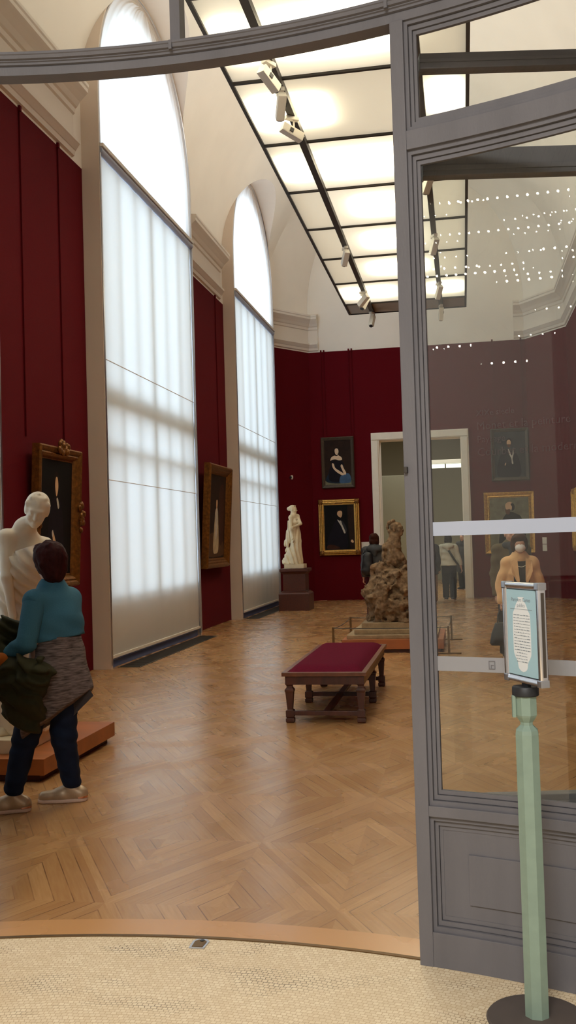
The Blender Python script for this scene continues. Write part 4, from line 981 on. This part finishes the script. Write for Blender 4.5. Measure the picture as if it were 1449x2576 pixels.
meshp('sleeve', allp(G, 'upperL', 'foreL'), lo, hi, .009, teal_m, t, O1, infl=.019, warp=lambda X, Y, Z: .003*np.sin(80*Z+20*X)*np.exp(-((Z-1.06)/.07)**2)); meshp('sleeve', allp(G, 'upperR', 'foreR'), lo, hi, .009, teal_m, t, O1, infl=.019)
sw = allp(G, 'torso')+[C(Jw['neck']-V((0, 0, .05)), Jw['neck']+V((0, 0, .01)), .09, .075, .03), C(at(140, 1560, 5.98), at(145, 1615, 5.98), .155, .16, .05, (Jw['fw'], 1.25))]
meshp('sweater', sw, lo, hi, .009, teal_m, t, O1, infl=.016, cuts=[(at(150, 1606, 5.95), (.15, 0, -1))], warp=lambda X, Y, Z: .005*vnoise(X, Y, Z, 9)+.005*np.sin(58*Z+30*X+10*Y)*np.exp(-((Z-1.06)/.13)**2))
jean = cl('dark_denim', (20, 30, 50), var=.3, vscale=14)
tr = [C((Jw['hipL']+Jw['hipR'])/2+V((0, 0, .06)), (Jw['hipL']+Jw['hipR'])/2, .15, .15, .05, (Jw['fw'], 1.3))]
for q in 'LR':
    kn, an = Jw['kn'+q], Jw['an'+q]; tr += [C(Jw['hip'+q], kn, .108, .080, .03), C(kn, an+V((0, 0, .03)), .080, .062, .03)]
meshp('jeans', tr, lo, hi, .009, jean, t, O1, cuts=[((0, 0, .075), (0, 0, -1)), ((0, 0, .98), (0, 0, 1))], warp=lambda X, Y, Z: .003*vnoise(X, Y, Z, 14)+.0035*np.sin(75*Z+24*X+2*vnoise(X, Y, Z, 6))*np.clip(np.maximum(np.abs(Z-.5)<.14, Z<.22)*1.0, .25, 1))
gold_shoe = mat('metallic_beige_leather', S(172, 146, 116), .38, metal=.25, var=.1, vscale=30)
for q in 'LR': shoe(Jw, q, 1.0, gold_shoe, white_sole, t, O1, .006, True)
knit = mat('grey_marl_knit', S(100, 88, 84), .95, spec=.1, var=.75, vscale=26, stretch=(.6, .6, 4.5), bump=.4, bscale=60)
wt, hp = at(143, 1602, 5.94), at(148, 1740, 5.95)
sk = [C(wt, hp, .152, .212, .04, (Jw['fw'], 1.25)), C(hp, at(140, 1830, 5.93), .215, .235, .05, (Jw['fw'], 1.3)), C(at(185, 1640, 5.98), at(224, 1748, 5.97), .05, .03, .05), C(at(110, 1700, 5.80), at(76, 1835, 5.76), .09, .055, .06)]
cp = at(70, 1858, 5.9); cq = at(172, 1776, 5.9); nn = V((-(cq.z-cp.z), 0, (cq.x-cp.x))).normalized()*-1
meshp('tied_cardigan', sk, [lo[0]-.1, lo[1]-.1, .40], [hi[0]+.1, hi[1]+.1, 1.2], .010, knit, t, O1, cuts=[(cp, nn), (at(150, 1594, 5.95), (.12, 0, 1))], warp=lambda X, Y, Z: .012*np.sin(26*X+18*Y+5*Z)*np.clip((1.05-Z)*3, 0, 1)+.01*vnoise(X, Y, Z, 9))
b = MB()
A = [at(196, 1690, 5.92), at(236, 1750, 5.95), at(181, 1806, 5.97), at(160, 1765, 5.97)]; off = V((-.02, .03, 0))
b.rings([[A[0], A[1], A[2], A[3]], [q+off for q in A]]); b.build('cardigan_flap', cl('flap', (62, 56, 56)), t, bevel=.006, origin=O1)
# coat over her arm
OC = at(60, 1700, 5.74); t = thing('coat', OC, 0, 'dark olive coat hanging over the arm of the woman in teal', 'coat')
olive = cl('olive', (44, 42, 22), var=.3, vscale=8); 
cp_ = [C(at(-40, 1590, 5.84), at(28, 1596, 5.86), .11, .09, .06), C(at(-30, 1640, 5.72), at(15, 1690, 5.70), .10, .09, .08), C(at(18, 1690, 5.68), at(84, 1702, 5.66), .09, .09, .08), C(at(80, 1690, 5.67), at(112, 1682, 5.70), .075, .06, .06), C(at(28, 1710, 5.66), at(52, 1790, 5.68), .11, .085, .08), C(at(80, 1710, 5.66), at(82, 1815, 5.68), .09, .055, .08), C(at(40, 1775, 5.68), at(50, 1800, 5.7), .06, .05, .05),
       NEG(C(at(8, 1700, 5.52), at(2, 1770, 5.52), .05, .04, .04))]
meshp('coat_cloth', cp_, [OC.x-.5, OC.y-.35, .35], [OC.x+.45, OC.y+.3, 1.4], .010, olive, t, OC, warp=lambda X, Y, Z: .012*np.sin(44*Z+26*X+5*vnoise(X, Y, Z, 5))+.014*vnoise(X, Y, Z, 10)+.010*np.sin(70*(Z+.6*X)+6*vnoise(X, Y, Z, 7))+.008*vnoise(X, Y, Z, 24))
f = Field([OC.x-.5, OC.y-.35, .5], [OC.x+.1, OC.y+.3, 1.1], .01); f.add([C(at(2, 1660, 5.625), at(-6, 1712, 5.625), .045, .04, .03)]); f.build('orange_lining', cl('rust_lining', (150, 78, 20)), t, OC)

# ---------------------------------------------------------------- near statue
O2 = V((-3.62, 7.05, .165)); t = thing('marble_statue', O2, 0, 'white marble statue of a leaning draped woman on the near platform', 'statue')
MB().box((-.42, -.38, 0), (.42, .34, .10)).build('plinth', M['marble2'], t, bevel=.006)
F1 = V((.62, -.78, 0)).normalized()
J = dict(z0=.27, fw=F1, head=at(93, 1283, 6.92), R=frame_from((.30, -.86, -.42), (.30, -.25, 1)), neck=at(62, 1326, 7.0), shL=at(112, 1372, 7.16), shR=at(16, 1352, 6.90),
    elR=at(17, 1450, 6.84), wrR=at(32, 1550, 6.86), elL=at(112, 1450, 7.24), wrL=at(104, 1530, 7.20), hipL=at(84, 1590, 7.10), hipR=at(36, 1590, 7.02), knL=at(76, 1700, 7.02), knR=at(30, 1700, 6.95), anL=at(72, 1815, 7.1), anR=at(26, 1815, 7.0), toeL=at(80, 1838, 6.95), toeR=at(30, 1838, 6.85), curlR=.5, pnR=V((.6, .6, 0)), bust=1)
G = groups(J, 1.04, .97); lo, hi = bbox(J, .35)
c = J['head']; R = J['R']; p = lambda x, y, z: c+R @ V((x, y, z))
hairp = [E_(p(0, -.03, .045), (.088, .10, .085), R, .02), E_(p(0, -.11, .0), (.05, .05, .05), R, .02), E_(p(-.07, -.01, .01), (.022, .055, .055), R, .015), E_(p(.07, -.01, .01), (.022, .055, .055), R, .015)]
for i in range(5):
    a = (i-2)*.42; hairp.append(C(p(.07*math.sin(a), -.01, .10), p(.07*math.sin(a), .0, .122-.012*abs(i-2)), .009, .009, .006)); hairp.append(E_(p(.07*math.sin(a), .0, .128-.012*abs(i-2)), .012, None, .006))
hairp.append(C(p(-.045, .02, .098), p(.045, .02, .098), .018, .018, .015)); hairp.append(C(p(-.072, .03, .06), p(.072, .03, .06), .022, .022, .02))
chest = J['shL'].lerp(J['shR'], .45)-V((0, 0, .16))+F1*.10
meshp('figure', allp(G, *ALL)+hairp, lo, hi, .008, M['marble'], t, O2, warp=lambda X, Y, Z: .0015*vnoise(X, Y, Z, 30))
dr = [C(chest-F1*.03+V((0, 0, -.0)), at(58, 1470, 7.03), .165, .155, .05, (F1, 1.2)), C(at(58, 1470, 7.05), at(56, 1590, 7.06), .15, .185, .06, (F1, 1.25)), C(at(56, 1590, 7.06), at(52, 1815, 7.06), .19, .24, .06, (F1, 1.2)), C(at(82, 1376, 6.98), at(40, 1440, 6.92), .045, .03, .04), C(at(20, 1600, 6.92), at(0, 1810, 6.95), .08, .12, .06)]
q0 = at(80, 1372, 6.95)
def folds(X, Y, Z):
    s_ = (X-q0.x)*.62-(Z-q0.z)*.78*-1; u_ = (X-q0.x)*.75+(q0.z-Z)*.62; v_ = (X-q0.x)*.62-(q0.z-Z)*.75
    up = np.clip((Z-1.05)*4, 0, 1); lowr = np.clip((1.25-Z)*4, 0, 1)
    return up*(.013*np.sin(95*v_+10*u_)+.007*np.sin(52*v_+30*u_+2))+lowr*(.016*np.sin(40*X+30*Y+4*np.sin(3*Z)))+.006*vnoise(X, Y, Z, 12)
meshp('drapery', dr, lo, hi, .008, M['marble'], t, O2, infl=.014, warp=folds, cuts=[(at(78, 1374, 6.95), (-.30, -.1, 1)), ((0, 0, .265), (0, 0, -1))])
meshp('rocky_base', [E_(V((-3.62, 7.05, .27)), (.38, .30, .09), None, .02), E_(V((-3.8, 6.85, .32)), (.13, .1, .1), None, .05)], [-4.1, 6.6, .2], [-3.1, 7.5, .5], .012, M['marble2'], t, O2, warp=lambda X, Y, Z: .03*vnoise(X, Y, Z, 12), cuts=[((0, 0, .262), (0, 0, -1))])

# ---------------------------------------------------------------- far statue
YS = 23.05; O3 = V((-3.98, 23.13, .995)); t = thing('marble_statue', O3, 0, 'ivory marble statue of a standing draped woman on the brown pedestal in the far corner', 'statue')
MB().box((-.235, -.235, 0), (.235, .22, .10)).build('plinth', M['marble2'], t, bevel=.005)
g = lambda x, y, Y=YS: at(690+x/8.31, 1250+y/8.31, Y)
F3 = V((.85, -.5, 0)).normalized()
J = dict(z0=1.10, fw=F3, head=g(395, 262), R=frame_from((1, -.12, -.05), (0, 0, 1)), neck=g(395, 375), shR=g(345, 430, YS-.10), shL=g(480, 405, YS+.10), elR=g(348, 690, YS-.20), wrR=g(392, 850, YS-.24), elL=g(548, 560, YS-.10), wrL=g(430, 618, YS-.24),
    hipL=g(470, 800, YS+.05), hipR=g(400, 800, YS-.05), knL=g(480, 1080, YS), knR=g(400, 1080, YS-.04), anL=g(490, 1370, YS), anR=g(400, 1370, YS-.04), toeL=g(560, 1390, YS-.05), toeR=g(470, 1390, YS-.1), bust=1)
G = groups(J, .86, .92); lo, hi = bbox(J, .3)
c = J['head']; R = J['R']; p = lambda x, y, z: c+R @ V((x, y, z))
extra = [E_(p(0, -.02, .035), (.074, .085, .07), R, .02), E_(p(0, -.105, .015), (.045, .05, .05), R, .02), C(p(-.05, .04, .088), p(.05, .04, .088), .014, .014, .012)]
meshp('figure', allp(G, *ALL)+extra, lo, hi, .009, M['marble2'], t, O3)
dr = [C(g(425, 480), g(435, 660), .118, .104, .04, (F3, 1.25)), C(g(440, 660), g(455, 915), .108, .138, .03, (F3, 1.2)), C(g(450, 900), g(430, 1385), .115, .165, .03, (F3, 1.15)), C(g(470, 950), g(490, 1385), .10, .11, .05), C(g(330, 1100), g(270, 1380), .06, .09, .06)]
meshp('drapery', dr, lo, hi, .009, M['marble2'], t, O3, infl=.006, cuts=[((0, 0, 1.093), (0, 0, -1)), (g(420, 455), (0, 0, 1))], warp=lambda X, Y, Z: np.where(Z < 1.62, .016, .007)*np.sin(58*X+34*Y+3*np.sin(5*Z))+.004*vnoise(X, Y, Z, 14))
meshp('cloak', [C(g(330, 520, YS+.06), g(320, 700, YS+.05), .05, .06, .04), C(g(320, 690, YS+.05), g(240, 1000, YS+.05), .06, .045, .04), C(g(330, 720), g(265, 1130, YS), .05, .035, .04)], lo, hi, .009, M['marble2'], t, O3, warp=lambda X, Y, Z: .010*np.sin(80*X+10*Z))
meshp('tree_stump', [C(g(300, 1170, YS+.05), g(245, 1380, YS+.05), .06, .09, .04)], lo, hi, .010, M['marble2'], t, O3, warp=lambda X, Y, Z: .03*vnoise(X, Y, Z, 22), cuts=[((0, 0, 1.093), (0, 0, -1))])

# ---------------------------------------------------------------- rough sculpture group on the axis
O4 = V((-1.07, 14.95, .19)); t = thing('sculpture_group', O4, 0, 'rough brown terracotta sculpture group behind the bench', 'sculpture')
MB().box((-.66, -.70, 0), (.66, .70, .055)).build('base_slab', M['terra_b'], t, bevel=.01)
MB().box((-.56, -.58, .055), (.56, .58, .125)).build('base_step', M['terra_b'], t, bevel=.012)
MB().box((-.46, -.48, .125), (.46, .48, .215)).build('base_block', M['terra_b'], t, bevel=.012)
g = lambda x, y, Y=14.9: at(880+x/6.96, 1290+y/6.96, Y)
pr = [E_(V((-1.05, 14.95, .62)), (.40, .40, .40), None, .1), E_(V((-1.02, 14.95, .92)), (.38, .36, .26), None, .1), E_(V((-.95, 14.95, 1.08)), (.30, .28, .14), None, .1),
      C(g(560, 1050), g(700, 860), .10, .09, .06), C(g(430, 1000), g(560, 960), .07, .08, .05), C(g(400, 1400), g(420, 1500), .16, .15, .06), C(g(330, 1380), g(340, 1480), .06, .05, .04),
      C(g(380, 1620), g(350, 1880), .06, .04, .04), C(g(440, 1600), g(400, 1900), .07, .05, .04), C(g(360, 1500, 14.6), g(640, 1290, 14.55), .05, .04, .04), C(g(560, 1320, 14.6), g(560, 1700, 14.6), .10, .12, .06), C(g(720, 1700, 14.6), g(740, 1780, 14.6), .07, .06, .05)]
rr_ = random.Random(11)
for i in range(70):
    a = rr_.uniform(-2.6, .6); z = rr_.uniform(.35, 1.12); rad = .40*(1-.35*max(0, (z-.75)/.4)); cx, cy = -1.05+rad*math.sin(a), 14.95-rad*math.cos(a); r1 = rr_.uniform(.03, .075)
    d = V((rr_.uniform(-1, 1), rr_.uniform(-.4, .4), rr_.uniform(-1, 1)))*rr_.uniform(.05, .13); pr.append(C(V((cx, cy, z)), V((cx, cy, z))+d, r1, r1*.6, .02))
for i in range(16):
    q = g(rr_.uniform(320, 520), rr_.uniform(1330, 1480), 14.55+rr_.uniform(-.02, .1)); pr.append(E_(q, rr_.uniform(.03, .055), None, .01))
meshp('rock_mass', pr, [-1.75, 14.3, .30], [-.4, 15.6, 1.5], .014, M['terra'], t, O4, warp=lambda X, Y, Z: .045*vnoise(X, Y, Z, 8)+.03*vnoise(X, Y, Z, 18)+.015*vnoise(X, Y, Z, 38), cuts=[((0, 0, .40), (0, 0, -1))])
fg = [C(g(770, 590), g(790, 790), .10, .15, .05), C(g(690, 700), g(680, 860), .06, .08, .04), C(g(860, 720), g(900, 870), .07, .09, .04), C(g(800, 440), g(770, 590), .078, .095, .05), C(g(835, 330), g(805, 430), .040, .055, .03), C(g(740, 430), g(620, 600), .045, .04, .03), C(g(620, 600), g(560, 750), .04, .03, .02),
      C(g(640, 620), g(700, 830), .05, .04, .03), C(g(830, 520), g(815, 640), .035, .03, .02), C(g(700, 330), g(760, 400), .035, .05, .03), C(g(600, 760), g(590, 850), .06, .05, .03)]
fw4 = V((.25, -.9, .15)); hd = g(835, 285); R4 = frame_from((.75, -.6, .1), (-.1, 0, 1))
fg += head_prims(hd, R4, .95)+[E_(hd+V((-.03, .02, .04)), (.085, .085, .07), None, .02), E_(hd+V((-.11, .03, .10)), (.05, .05, .04), None, .012), E_(hd+V((-.15, .03, .03)), (.028, .03, .05), None, .012), E_(hd+V((-.06, .0, .125)), (.035, .035, .03), None, .01)]
meshp('seated_figure', fg, [-1.5, 14.4, .95], [-.55, 15.4, 2.05], .010, M['terra'], t, O4, warp=lambda X, Y, Z: .005*vnoise(X, Y, Z, 30)+(.018*np.sin(60*X+18*Z+4*vnoise(X, Y, Z, 6))+.022*vnoise(X, Y, Z, 20))*np.clip((1.60-Z)*6, 0, 1))

# ---------------------------------------------------------------- other visitors
def standing(h, arms=None, stride=0.0, turn=0.0, tilt=0.0):
    s = h/1.68; z = lambda f: f*h
    J = dict(z0=0.0, fw=V((0, 1, 0)), head=V((0, .02*s, h-.112*s)), neck=V((0, -.005, z(.838))), shL=V((-.172*s, -.01, z(.812))), shR=V((.172*s, -.01, z(.812))), elL=V((-.215*s, -.02, z(.63))), elR=V((.215*s, -.02, z(.63))), wrL=V((-.225*s, .05, z(.49))), wrR=V((.225*s, .05, z(.49))),
        hipL=V((-.09*s, 0, z(.52))), hipR=V((.09*s, 0, z(.52))), knL=V((-.095*s, .01+stride*.5, z(.285))), knR=V((.095*s, .01-stride*.5, z(.285))), anL=V((-.095*s, -.02+stride, z(.05))), anR=V((.095*s, -.02-stride, z(.05))), toeL=V((-.12*s, .15*s+stride, .02)), toeR=V((.12*s, .15*s-stride, .02)), pnL=V((1, 0, 0)), pnR=V((-1, 0, 0)), tsL=-1, tsR=1)
    J['R'] = frame_from((math.sin(turn), math.cos(turn), -.08), (tilt, 0, 1))
    if arms: J.update(arms)
    return J, s
def person(label, loc, rz, h, top, legs, hair, hairstyle, arms=None, stride=0., res=.011, shoe_m=None, turn=0., top_len=.47, wide=1.0, top_infl=.022, skin=None, sleeve=True, bust=1, flare=.02):
    t = thing('person', loc, rz, label, 'person'); J, s = standing(h, arms, stride, turn); J['bust'] = bust; G = groups(J, s, wide); lo, hi = bbox(J, .25)
    meshp('body', allp(G, *ALL), lo, hi, res, skin or M['skin'], t)
    tp = allp(G, 'torso', 'upperL', 'upperR', 'foreL', 'foreR')+[C(V((0, 0, .62*h)), V((0, 0, top_len*h)), .16*s*wide, (.17+flare)*s*wide, .05, (V((0, 1, 0)), 1.35)), C(J['neck']-V((0, 0, .04)), J['neck']+V((0, -.005, .015)), .085*s, .078*s, .03)]
    meshp('jacket', tp, lo, hi, res, top, t, infl=top_infl, cuts=[((0, 0, top_len*h), (0, 0, -1))], warp=lambda X, Y, Z: .008*vnoise(X, Y, Z, 9)+.004*np.sin(40*Z+9*X))
    tr = [C(V((0, 0, .56*h)), V((0, 0, .50*h)), .155*s*wide, .16*s*wide, .05, (V((0, 1, 0)), 1.35))]
    for q in 'LR': tr += [C(J['hip'+q], J['kn'+q], .10*s, .082*s, .03), C(J['kn'+q], J['an'+q], .082*s, .078*s, .03)]
    meshp('trousers', tr, lo, hi, res, legs, t, infl=.008, cuts=[((0, 0, .06), (0, 0, -1)), ((0, 0, .58*h), (0, 0, 1))])
    for q in 'LR': shoe(J, q, s, shoe_m or M['black'], white_sole, t)
    c = J['head']; R = J['R']; p = lambda x, y, z: c+R @ V((x*s, y*s, z*s)); e = lambda q, r: E_(p(*q), tuple(v*s for v in r), R, .02)
    hp_ = {'bob': [e((0, -.02, .04), (.096, .108, .088)), e((0, -.05, -.05), (.098, .072, .085)), e((-.07, -.01, -.03), (.03, .06, .08)), e((.07, -.01, -.03), (.03, .06, .08))],
           'short': [e((0, -.025, .045), (.084, .10, .08)), e((0, -.06, -.01), (.078, .055, .07))],
           'wavy': [e((0, -.02, .05), (.098, .105, .085)), e((-.075, -.01, -.02), (.036, .06, .08)), e((.075, -.01, -.02), (.036, .06, .08)), e((0, .06, .085), (.075, .04, .035))]}[hairstyle]
    meshp('hair', hp_, [c.x-.2, c.y-.2, c.z-.22], [c.x+.2, c.y+.2, c.z+.2], .009, hair, t, warp=lambda X, Y, Z: .007*vnoise(X, Y, Z, 25))
    return t, J, s, G, lo, hi
W = lambda o, pts: [tuple(o.location+Matrix.Rotation(o.rotation_euler.z, 3, 'Z') @ V(q)) for q in pts]
# grey jacket with backpack, seen from behind
grey_j = cl('charcoal', (70, 72, 74), var=.1)
t, J, s, G, lo, hi = person('visitor with brown bob hair in a charcoal jacket behind the rough sculpture', (-1.80, 20.0, 0), .12, 1.74, grey_j, cl('maroon', (60, 14, 26)), hair_brown, 'bob', top_len=.50, flare=.04)
meshp('hood', [C(V((-.10, -.10, 1.44)), V((.10, -.10, 1.44)), .07, .07, .04), C(V((0, -.13, 1.40)), V((0, -.14, 1.33)), .09, .05, .04)], [-.3, -.35, 1.2], [.3, .1, 1.6], .011, grey_j, t)
bp = thing('backpack', V((-1.92, 19.80, 1.0)), .12, 'black backpack on the shoulder of the visitor in charcoal', 'backpack')
meshp('bag', [C(V((-.02, .0, .02)), V((0, .0, .28)), .13, .11, .04, (V((0, 1, 0)), 1.3))], [-.3, -.25, -.2], [.3, .25, .5], .012, M['black'], bp, warp=lambda X, Y, Z: .012*vnoise(X, Y, Z, 10))
MB().tube([(-.08, .07, .36), (-.06, .13, .47), (-.05, .25, .45)], .018, 8).build('strap', M['black'], bp, smooth=True)
# pale jacket with cross-body bag, walking away through the doorway
pale = cl('pale_grey', (206, 202, 184), var=.08)
t, J, s, G, lo, hi = person('visitor in a pale grey jacket and wide black trousers walking away through the doorway', (-.40, 25.75, 0), -.06, 1.68, pale, cl('black_twill', (26, 28, 36)), hair_black, 'bob', top_len=.53, stride=.06, flare=.03,
    arms=dict(elR=V((.26, -.02, 1.06)), wrR=V((.31, .03, .83)), elL=V((-.26, -.04, 1.06)), wrL=V((-.27, .04, .84))))
meshp('hood', [C(V((-.10, -.11, 1.40)), V((.10, -.11, 1.40)), .06, .06, .04), C(V((0, -.14, 1.36)), V((0, -.14, 1.31)), .08, .05, .04)], [-.3, -.35, 1.15], [.3, .1, 1.6], .011, pale, t)
bag = thing('crossbody_bag', (-.40, 25.75, 0), -.06, 'black cross-body bag strap over the pale grey jacket', 'bag')
MB().rings([[(-.13, -.11, 1.44), (-.08, -.12, 1.46), (-.08, -.10, 1.47), (-.13, -.09, 1.45)], [(.0, -.185, 1.26), (.05, -.185, 1.28), (.05, -.16, 1.28), (0, -.16, 1.26)], [(.14, -.17, 1.02), (.19, -.165, 1.04), (.19, -.145, 1.04), (.14, -.15, 1.02)], [(.22, -.07, .90), (.26, -.06, .92), (.25, -.04, .92), (.21, -.05, .90)]]).build('strap', M['black'], bag, smooth=True)
MB().box((.20, -.08, .72), (.27, .12, .92)).build('pouch', M['black'], bag, bevel=.02)
# dark figure next to the door stile, and two beyond the doorway
person('visitor in a dark coat and tan trousers half hidden by the grey stile', (-.86, 24.6, 0), .1, 1.70, cl('navy_dark', (34, 36, 50), var=.1), cl('tan', (130, 98, 60)), hair_black, 'short', top_len=.42, res=.014, bust=0)
person('dark dressed visitor in the next room beside the right door jamb', (-.02, 30.5, 0), 2.6, 1.72, cl('dark_slate', (44, 46, 52)), cl('dark_trouser', (30, 32, 38)), hair_black, 'short', top_len=.45, res=.016, bust=0)
# peach jacket, mask, bag
peach = cl('peach_suede', (230, 184, 134), var=.12, vscale=9, sheen=.15)
LP = V((.665, 12.3, 0)); RZ = math.pi+.08
t, J, s, G, lo, hi = person('woman in a peach jacket and white face mask behind the sign', LP, RZ, 1.64, peach, cl('khaki', (120, 112, 84)), hair_brown, 'wavy', top_len=.49, wide=.94, flare=.06, top_infl=.017, res=.010,
    arms=dict(elR=V((.245, -.0, 1.06)), wrR=V((.25, .07, .83)), elL=V((-.235, -.02, 1.05)), wrL=V((-.235, .05, .82)), curlR=1.1, curlL=.5, shL=V((-.150, -.01, 1.30)), shR=V((.150, -.01, 1.30))))
f = Field([-.2, .0, .75], [.2, .3, 1.5], .008); f.add(G['torso']+[C(V((0, 0, .95)), V((0, 0, .80)), .165, .175, .04, (V((0, 1, 0)), 1.35))], infl=.042)
f.cut((-.038, 0, 0), (-1, 0, -.05)); f.cut((.038, 0, 0), (1, 0, -.05)); f.cut((0, .06, 0), (0, -1, 0)); f.cut((0, 0, 1.365), (0, .5, 1)); f.build('dark_top', cl('brown_black', (42, 34, 30)), t)
b = MB()
for sx in (-1, 1):
    P = [(sx*.05, .150, 1.36), (sx*.13, .135, 1.33), (sx*.125, .19, 1.20), (sx*.045, .205, 1.02), (sx*.035, .20, 1.10)]
    b.rings([P, [(x, y+.012, z) for x, y, z in P]])
b.build('lapels', peach, t, bevel=.004)
c = J['head']; R = J['R']; p = lambda x, y, z: c+R @ V((x, y, z))
meshp('face_mask', [E_(p(0, .074, -.044), (.062, .054, .052), R, .02)], [c.x-.15, c.y-.1, c.z-.2], [c.x+.15, c.y+.25, c.z+.1], .007, cl('mask_white', (250, 244, 240)), t)
MB().tube([p(.075*math.cos(a), .03+.085*math.sin(a)*.6+.05, -.20-.07*math.sin(a)) for a in np.linspace(.2, 2.94, 14)], .004, 6).build('necklace', mat('pearl', S(216, 206, 190), .3), t, smooth=True)
rot = Matrix.Rotation(RZ, 3, 'Z'); hw_ = LP + rot @ V((.25, .095, .74))
bag = thing('handbag', hw_, RZ, 'black handbag hanging from the hand of the woman in the peach jacket', 'bag')
rs = []
for z, w, d in ((-.43, .135, .05), (-.40, .155, .07), (-.28, .13, .06), (-.165, .085, .035), (-.155, .07, .02)): rs.append([(w*math.copysign(abs(math.cos(a))**.6, math.cos(a)), d*math.copysign(abs(math.sin(a))**.6, math.sin(a)), z) for a in np.linspace(0, 2*math.pi, 24, endpoint=False)])
MB().rings(rs).build('bag_body', M['black'], bag, smooth=True)
for y in (-.02, .02): MB().tube([(-.055, y, -.17), (-.045, y, -.06), (-.015, y*.4, .005), (.015, y*.4, .005), (.045, y, -.06), (.055, y, -.17)], .008, 8).build('handle', M['black'], bag, smooth=True)
# man behind her
t, J, s, G, lo, hi = person('man in an olive brown jacket and dark scarf standing behind the peach jacket', (.62, 13.45, 0), math.pi+.25, 1.78, cl('olive_brown', (88, 76, 56), var=.15), cl('dark_trouser2', (34, 32, 32)), hair_brown, 'short', top_len=.47, wide=1.06, bust=0, res=.011)
meshp('scarf', [C(V((-.09, .05, 1.50)), V((.09, .05, 1.50)), .05, .05, .04), C(V((0, .11, 1.49)), V((.01, .15, 1.33)), .07, .05, .04)], [-.3, -.1, 1.2], [.3, .35, 1.65], .01, cl('scarf', (50, 52, 58)), t)

# ---------------------------------------------------------------- strings of little lamps hanging in the vestibule behind the viewer
t = thing('string_lights', (-2.6, -.6, 3.65), 0, 'strings of tiny warm lamps hanging in the vestibule, mirrored in the glass', 'string lights')
rr_ = random.Random(21); b = MB(); w = MB(); bulb = glow('tiny_lamp', (1, .86, .66), 130)
for k in range(15):
    a = 2*math.pi*k/15+.2; r0 = rr_.uniform(.5, 1.5); z0 = rr_.uniform(-.1, 1.7); pts = []
    for i in range(15):
        q = i/14; aa = a+1.1*q; pts.append(V((r0*math.cos(aa), r0*math.sin(aa), z0+.35*(2*q-1)**2-.2)))
    w.tube(pts, .004, 4)
    for pt in pts:
        if rr_.random() < .8: b.ball((pt.x+rr_.uniform(-.05, .05), pt.y+rr_.uniform(-.05, .05), pt.z-.012-abs(rr_.gauss(0, .16))), rr_.uniform(.005, .011), 4)
    w.tube([pts[0], (pts[0].x*.2, pts[0].y*.2, 2.34)], .003, 4); w.tube([pts[-1], (pts[-1].x*.2, pts[-1].y*.2, 2.34)], .003, 4)
w.build('wire', M['dark'], t); b.build('lamps', bulb, t)
